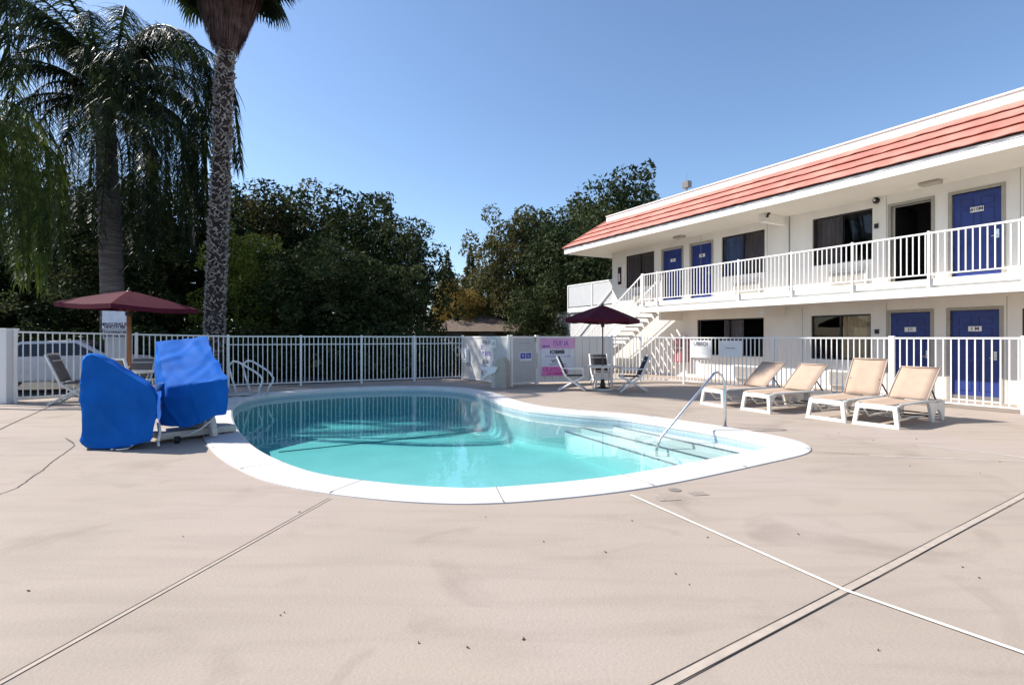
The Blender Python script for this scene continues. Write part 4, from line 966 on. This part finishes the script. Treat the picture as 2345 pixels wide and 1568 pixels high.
tree(40, 520, 24, 0, 'dark tree at the far left edge behind the drooping palm fronds', 1.3, 1.0)
tree(150, 400, 27, 1, 'dark tree behind the left palm trunk, left side', 1.1, 2.0)
tree(350, 430, 26, 0, 'dark tree between the two palm trunks', 1.15, 3.1)
tree(270, 500, 22, 1, 'low dark tree directly behind the grey palm trunk', 1.2, 4.4)
tree(548, 416, 27, 0, 'tall dark tree just right of the fan palm trunk', .95, .4)
tree(655, 428, 28, 2, 'tall tree with pale olive top, second right of the fan palm', 1.0, 2.6)
tree(805, 440, 27, 1, 'tall dark tree with a pointed tuft in the middle of the back row', .95, 5.2)
tree(905, 505, 26.5, 0, 'rounded dark tree at the right end of the left tree row', 1.0, 1.7)
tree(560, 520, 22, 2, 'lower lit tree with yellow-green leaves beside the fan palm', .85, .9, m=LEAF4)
tree(730, 560, 22.5, 1, 'low dark tree in front, filling the middle of the back row', 1.3, 3.3)
tree(870, 600, 23, 0, 'low dark tree in front, near the right end of the left row', 1.2, 4.0)
tree(1110, 600, 42, 2, 'olive tree right of the sky gap, behind the conifer', .9, 1.2)
tree(1175, 485, 36, 2, 'tall olive tree left of the motel, leftmost of its clump', .95, .2)
tree(1255, 480, 37, 0, 'tall dark tree in the middle of the clump left of the motel', 1.0, 2.2)
tree(1330, 500, 32, 1, 'dark tree directly behind the motel roof corner', 1.0, 3.6)
tree(1420, 402, 42, 0, 'tallest tree, rising behind the motel roof', .85, 5.0)
tree(1375, 460, 44, 1, 'tree behind the motel roof, left shoulder of the tallest one', .8, 1.0)
tree(1255, 640, 31, 2, 'low shaded tree beside the grey stair wing wall', 1.2, 2.9, m=LEAFY)
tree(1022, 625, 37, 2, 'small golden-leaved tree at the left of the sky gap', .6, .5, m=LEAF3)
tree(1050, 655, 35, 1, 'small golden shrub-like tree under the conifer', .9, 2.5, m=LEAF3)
tree(-170, 480, 25, 2, 'tree just outside the left edge beyond the white sedan', 1.3, .3)
tree(-420, 440, 26, 0, 'tree farther outside the left edge of the view', 1.3, 2.3)
# conifers
def conifer_mesh(seed):
    r = random.Random(seed); V = []; Fc = []
    for _ in range(9000):
        t = r.random()**.75; z = .8+8.2*(1-t) if False else .8+8.2*(1-r.random()**.8*1); z = .8+8.2*(1-math.sqrt(r.random())); rad = (9.0-z)/8.2*2.1*(.55+.45*abs(math.sin(z*3.4)))*r.uniform(.5, 1.05)
        a = r.uniform(0, 6.283); c = Vector((math.cos(a)*rad, math.sin(a)*rad, z)); d = Vector((math.cos(a), math.sin(a), r.uniform(-.5, .5))).normalized(); b = d.cross(Vector((r.gauss(0, 1), r.gauss(0, 1), r.gauss(0, 1)))).normalized(); s = .16*r.uniform(.6, 1.3)
        o = len(V); V += [c-d*s, c-b*s*.35, c+d*s, c+b*s*.35]; Fc.append((o, o+1, o+2, o+3))
    me = bpy.data.meshes.new('crown'); me.from_pydata([tuple(v) for v in V], [], Fc); me.materials.append(LEAF2); return me
cm = conifer_mesh(5); tkm = trunk_mesh(6.5, .2, 77, 2, .5)
for px, yt, Y, lb, rz in ((1025, 573, 42, 'slim pointed conifer standing in the sky gap', 0), (1078, 560, 44, 'broader conifer just right of the slim pointed one', 2)):
    s = P(0, yt, Y).z/9.0; t = thing('conifer_tree', lb, 'tree', ((px-CX)/F*Y, Y, 0), rz, 'conifers in the sky gap'); t.scale = (s, s, s); link('crown', cm, t); link('trunk', tkm, t)
# shrubs behind fence
shm = [leaf_mesh('foliage', [(0, 0, .7, .9, .8, .75), (.6, .2, .6, .7, .6, .6), (-.6, -.1, .65, .7, .7, .6)], 3200, .09, LEAFY, 90+i) for i in range(2)]
stm = trunk_mesh(.7, .06, 9, 5, .4)
sp = [(-14.5, 19.5, 'far left, behind the white car'), (-12.6, 18.6, 'behind the left umbrella'), (-10.8, 19.6, 'between the grey palm trunk and the fan palm'), (-8.9, 20.2, 'just right of the fan palm base'), (-9.6, 23.5, 'behind the pale yellow car, left side'), (-5.0, 20.8, 'behind the middle of the back fence'), (-3.2, 22.3, 'behind the right half of the back fence'), (-1.4, 23.6, 'behind the cream rules panel'), (.4, 25.5, 'behind the pool gate'), (2.0, 27.0, 'left of the grey wing wall'), (-6.6, 25.0, 'beyond the yellow car, right side')]
for i, (x, y, lb) in enumerate(sp):
    t = thing('shrub', 'dark leafy shrub '+lb, 'shrub', (x, y, -.05), i*1.3, 'shrubs behind the pool fence'); k = 1.15+.15*(i % 3); t.scale = (k*1.3, k*1.1, k*(1.0 if i not in (7, 8) else .45)); link('foliage', shm[i % 2], t); link('stem', stm, t)
# lawn beyond
mb = MB(); mb.quad((-40, 24, -.02), (1.5, 24, -.02), (1.5, 75, -.02), (-40, 75, -.02)); struct(obj('lawn', mb, mat('dry_lawn', (.10, .10, .035), .95, scale=.6, col2=(.24, .21, .09)), fix=False))
# house with brown roof
t = thing('brown_house', 'low house with brown hipped roof under the trees beyond the gate', 'house', (-1.5, 33, 0), R(8))
mb = MB(); mb.bx(-3, 2.2, 0, 4, -.03, 1.9); obj('wall', mb, mat('dark_house_wall', (.06, .05, .04), .9), t)
mb = MB(); mb.add([(-4, -1, 1.85), (3, -1, 1.85), (3, 5, 1.85), (-4, 5, 1.85), (-1.6, 2, 2.9), (.4, 2, 2.9)], [(0, 1, 5, 4), (1, 2, 5), (2, 3, 4, 5), (3, 0, 4), (3, 2, 1, 0)]); obj('roof', mb, mat('brown_shingle', (.15, .11, .085), .9, var=.2, scale=4), t)
for x in (-2.5, -.5, 1.0): mb = MB(); mb.bx(x, x+1, -.03, .0, .9, 1.8); obj('window', mb, DARKM, t)

# ---- feather palm (left)
def frond_mesh(Ln, e0, e1, seed, nl=170, ll=.85, m=PALMF, bend=.58):
    r = random.Random(seed); mb = MB(); n = 26; p = Vector((0, 0, 0)); pts = [p.copy()]; angs = []
    for i in range(n):
        t = (i+.5)/n; u = min(1, t/bend); a = R(e0+(e1-e0)*(u**1.1)); angs.append(a); p = p+Vector((math.cos(a), .03*math.sin(t*7+seed), math.sin(a)))*(Ln/n); pts.append(p.copy())
    mb.tube(pts, [.035*(1-.88*i/n)+.003 for i in range(n+1)], 5, caps=False)
    for k in range(nl):
        t = .07+.93*k/nl; f = t*n; i = min(n-1, int(f)); q = pts[i].lerp(pts[i+1], f-i); a = angs[i]; d = Vector((math.cos(a), 0, math.sin(a)))
        L_ = ll*(math.sin(math.pi*min(1, t*.80+.12))**.5)*r.uniform(.75, 1.2)
        for s in (-1, 1):
            dd = (d*r.uniform(.3, .8)+Vector((0, s*r.uniform(.55, 1.1), 0))+Vector((0, 0, r.uniform(-.3, .4)))).normalized()
            w_ = r.uniform(.014, .026); c = q; V = []; side = (d+Vector((0, r.uniform(-.6, .6), 0))).normalized()
            if abs(side.z) > .85: side = (Vector((1, r.uniform(-1, 1), 0))).normalized()
            g_ = r.uniform(.22, .75)
            for j in range(5):
                g = j/4; V += [c-side*w_*(1-g*.9), c+side*w_*(1-g*.9)]
                dd = (dd+Vector((0, 0, -g_))).normalized(); c = c+dd*L_/4
            o = len(mb.v); mb.v += V; mb.f += [(o+2*j, o+2*j+1, o+2*j+3, o+2*j+2) for j in range(4)]
    return mb.mesh('frond', m, fix=False)
PX, PY = (243-CX)/F*19.5, 19.5; PZ = P(0, 255, 19.5).z
fp = thing('feather_palm', 'feather palm with long drooping fronds and a ringed grey trunk at left', 'palm tree', (PX, PY, 0), 0)
mb = MB(); ang = 0
pts = []; rr = []
bx_ = (262-243)/F*19.5
for i in range(60):
    t = i/59; z = PZ*t; pts.append(Vector((bx_*(1-t)+.03*math.sin(t*5), 0, z))); rr.append(.40-.10*t+(.05*(1-t)**6)+(.010 if i % 2 else 0))
mb.tube(pts, rr, 22); tr_ = obj('trunk', mb, PBARK, fp, smooth=True)
mb = MB(); mb.tube([(0, 0, PZ-.9), (0, 0, PZ-.3), (0, 0, PZ+.5)], [.27, .30, .12], 14); obj('crownshaft', mb, mat('pale_crownshaft', (.34, .31, .27), .8, var=.2), fp, smooth=True)
FR = {'up': frond_mesh(8.2, 86, -84, 1, bend=.72), 'mid': frond_mesh(8.0, 66, -88, 2, bend=.60), 'low': frond_mesh(7.4, 42, -89, 3, bend=.52), 'hang': frond_mesh(6.2, 5, -90, 4, 120, bend=.42)}
def put_frond(par, key, az, z, jit=0, sc=1.0, me=None):
    o = link('frond', me or FR[key], par, (0, 0, z)); o.rotation_euler = (jit, 0, R(az)); o.scale = (sc, sc, sc); return o
r = random.Random(3)
K_ = 1.12
for i in range(12): put_frond(fp, 'up', i*30+r.uniform(-10, 10), PZ+.1, r.uniform(-.2, .2), K_*r.uniform(.85, 1.08))
for az, k_ in ((-75, 1.4), (-50, 1.2), (-30, 1.12), (-20, 1.22), (-12, 1.12), (-2, 1.2), (5, 1.08), (160, 1.4), (182, 1.45), (205, 1.4), (225, 1.4), (240, 1.3)): put_frond(fp, 'up', az, PZ+.1, r.uniform(-.15, .15), k_)
for az in (-62, -48, -34, -20, -8, 4, 16, 30, 48, 75, 100, 128, 150, 165, 178, 190, 204, 218): put_frond(fp, 'mid', az+r.uniform(-6, 6), PZ, r.uniform(-.15, .15), K_*r.uniform(.78, 1.02))
for az in (172, 188, 200, 160, 150, 352, 8, 335, 25, 318, 40, 75, 110, 0, 345, 306, 326): put_frond(fp, 'low', az+r.uniform(-6, 6), PZ-.1, r.uniform(-.12, .12), K_*r.uniform(.7, 1.0))
for az in (178, 345, 12, 325, 0, 312, 120, 355): put_frond(fp, 'hang', az, PZ-.2, r.uniform(-.1, .1), K_*r.uniform(.75, 1.0))
deadf = frond_mesh(2.6, -55, -90, 9, 40, .45, DEAD)
for az in (150, 200, 320, 30): put_frond(fp, None, az, PZ-.35, 0, 1, deadf)['label'] = 'dead brown hanging frond'
# near left-edge palm whose fronds hang into view
lp_ = thing('feather_palm', 'feather palm outside the left edge whose sunlit fronds hang in at the left', 'palm tree', (-16.6, 15.6, 0), 0)
mb = MB(); mb.tube([(0, 0, 7.0*i/20) for i in range(21)], [.28-.004*i for i in range(21)], 16); obj('trunk', mb, PBARK, lp_, smooth=True)
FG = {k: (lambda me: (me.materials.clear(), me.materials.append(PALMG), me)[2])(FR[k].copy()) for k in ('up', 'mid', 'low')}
for i in range(9): put_frond(lp_, None, i*40+7, 7.0, r.uniform(-.1, .1), .72, FG['up'])
for i, az in enumerate((-20, 0, 18, -40, 40, -8, 10, 75, 120, 170, 220, 265)): put_frond(lp_, None, az, 6.9, r.uniform(-.1, .1), .85 if i < 7 else .7, FG['mid'])
for i, az in enumerate((-10, 10, -32, 30, 0, 62)): put_frond(lp_, None, az, 6.8, r.uniform(-.1, .1), .82, FG['low'])

# ---- fan palm (tall)
WX, WY = (486-CX)/F*18.1, 18.1
wp = thing('fan_palm', 'tall fan palm with criss-cross bark and a brown dead-leaf skirt at its top', 'palm tree', (WX, WY, 0), 0)
HT = 14.0; lean = (515-486)/F*18.1/10.5
mb = MB(); pts = []; rr = []
for i in range(50): t = i/49; z = HT*t; pts.append(Vector((lean*z, 0, z))); rr.append((.31-.06*min(1, z/7)+.08*max(0, 1-z/.8)))
mb.tube(pts, rr, 20); obj('trunk', mb, WBARK, wp, smooth=True)
mb = MB(); rows = 118
for j in range(rows):
    z = .4+j*(HT-1.0)/rows; rad = .305-.06*min(1, z/7); n_ = 11
    for k in range(n_):
        a = 2*math.pi*(k+.5*(j % 2))/n_+r.uniform(-.08, .08); d = Vector((math.cos(a), math.sin(a), 0)); tx = Vector((-math.sin(a), math.cos(a), 0)); c = Vector((lean*z, 0, z+r.uniform(-.03, .03)))+d*rad
        out = r.uniform(.02, .075)*(1.25 if z > 3.5 else .7)
        c = c+tx*r.uniform(-.05, .05)+Vector((0, 0, r.uniform(-.06, .06)))
        for s in (-1, 1):
            if r.random() < .22: continue
            a0 = c+tx*s*r.uniform(.03, .11)-Vector((0, 0, r.uniform(-.03, .08))); b0 = c+tx*r.uniform(-.04, .04)+d*out*r.uniform(.5, 1.6)+Vector((0, 0, r.uniform(.0, .09)))
            mb.beam(a0, b0, r.uniform(.012, .045), r.uniform(.02, .07), up=d)
obj('leaf_bases', mb, STUB, wp, fix=False)
mb = MB()
for k in range(1500):
    a = r.uniform(0, 6.283); z0 = r.uniform(11.6, 13.9); r0 = .45+(z0-11.6)*.40; l = r.uniform(.8, 2.0); d = Vector((math.cos(a), math.sin(a), 0)); tx = Vector((-math.sin(a), math.cos(a), 0))
    a0 = Vector((lean*z0, 0, z0))+d*r0; zb_ = max(10.9+r.random()*.8, z0-l); rb = .34+max(0, (zb_-11.0))*.34+r.uniform(-.06, .1)
    b0 = Vector((lean*zb_, 0, zb_))+d*rb+tx*r.uniform(-.1, .1); w_ = r.uniform(.02, .05)
    mb.add([a0-tx*w_, a0+tx*w_, b0+tx*.006, b0-tx*.006], [(0, 1, 2, 3)])
obj('dead_leaf_skirt', mb, DEAD, wp, fix=False)
def fan_mesh(seed):
    q = random.Random(seed); mb = MB(); mb.tube([(0, 0, 0), (.6, 0, .04), (1.2, 0, .0)], [.03, .02, .015], 5)
    for k in range(34):
        a = R(-115+230*k/33); L_ = 1.15*(1-.25*abs(a)/2)*q.uniform(.9, 1.05); d = Vector((math.cos(a), math.sin(a), .12)); p = Vector((1.2, 0, 0)); tx = Vector((-math.sin(a), math.cos(a), 0)); V = []; dr = d.copy()
        for j in range(5):
            g = j/4; w_ = .045*math.sin(math.pi*(.12+.88*g))+.004 if g < 1 else .002; V += [p-tx*w_, p+tx*w_]; dr = (dr+Vector((0, 0, -.28*g-.1))).normalized(); p = p+dr*L_/4
        o = len(mb.v); mb.v += V; mb.f += [(o+2*j, o+2*j+1, o+2*j+3, o+2*j+2) for j in range(4)]
    return mb.mesh('fan_leaf', PALML, fix=False)
fans = [fan_mesh(i) for i in range(3)]
for az, el in ((10, -38), (-25, -30), (35, -35), (170, -42), (200, -35), (150, -30), (-50, -45), (230, -45)):
    o = link('fan_leaf', fans[az % 3], wp, (lean*HT, 0, HT+.1)); o.rotation_euler = (0, -R(el), R(az)); o.scale = (1.15,)*3
for i in range(70):
    t = i/69; el = R(85-105*t); az = i*2.399; o = link('fan_leaf', fans[i % 3], wp, (lean*HT, 0, HT+.5-.5*t)); o.rotation_euler = (0, -el, az); s_ = 1.05; o.scale = (s_,)*3
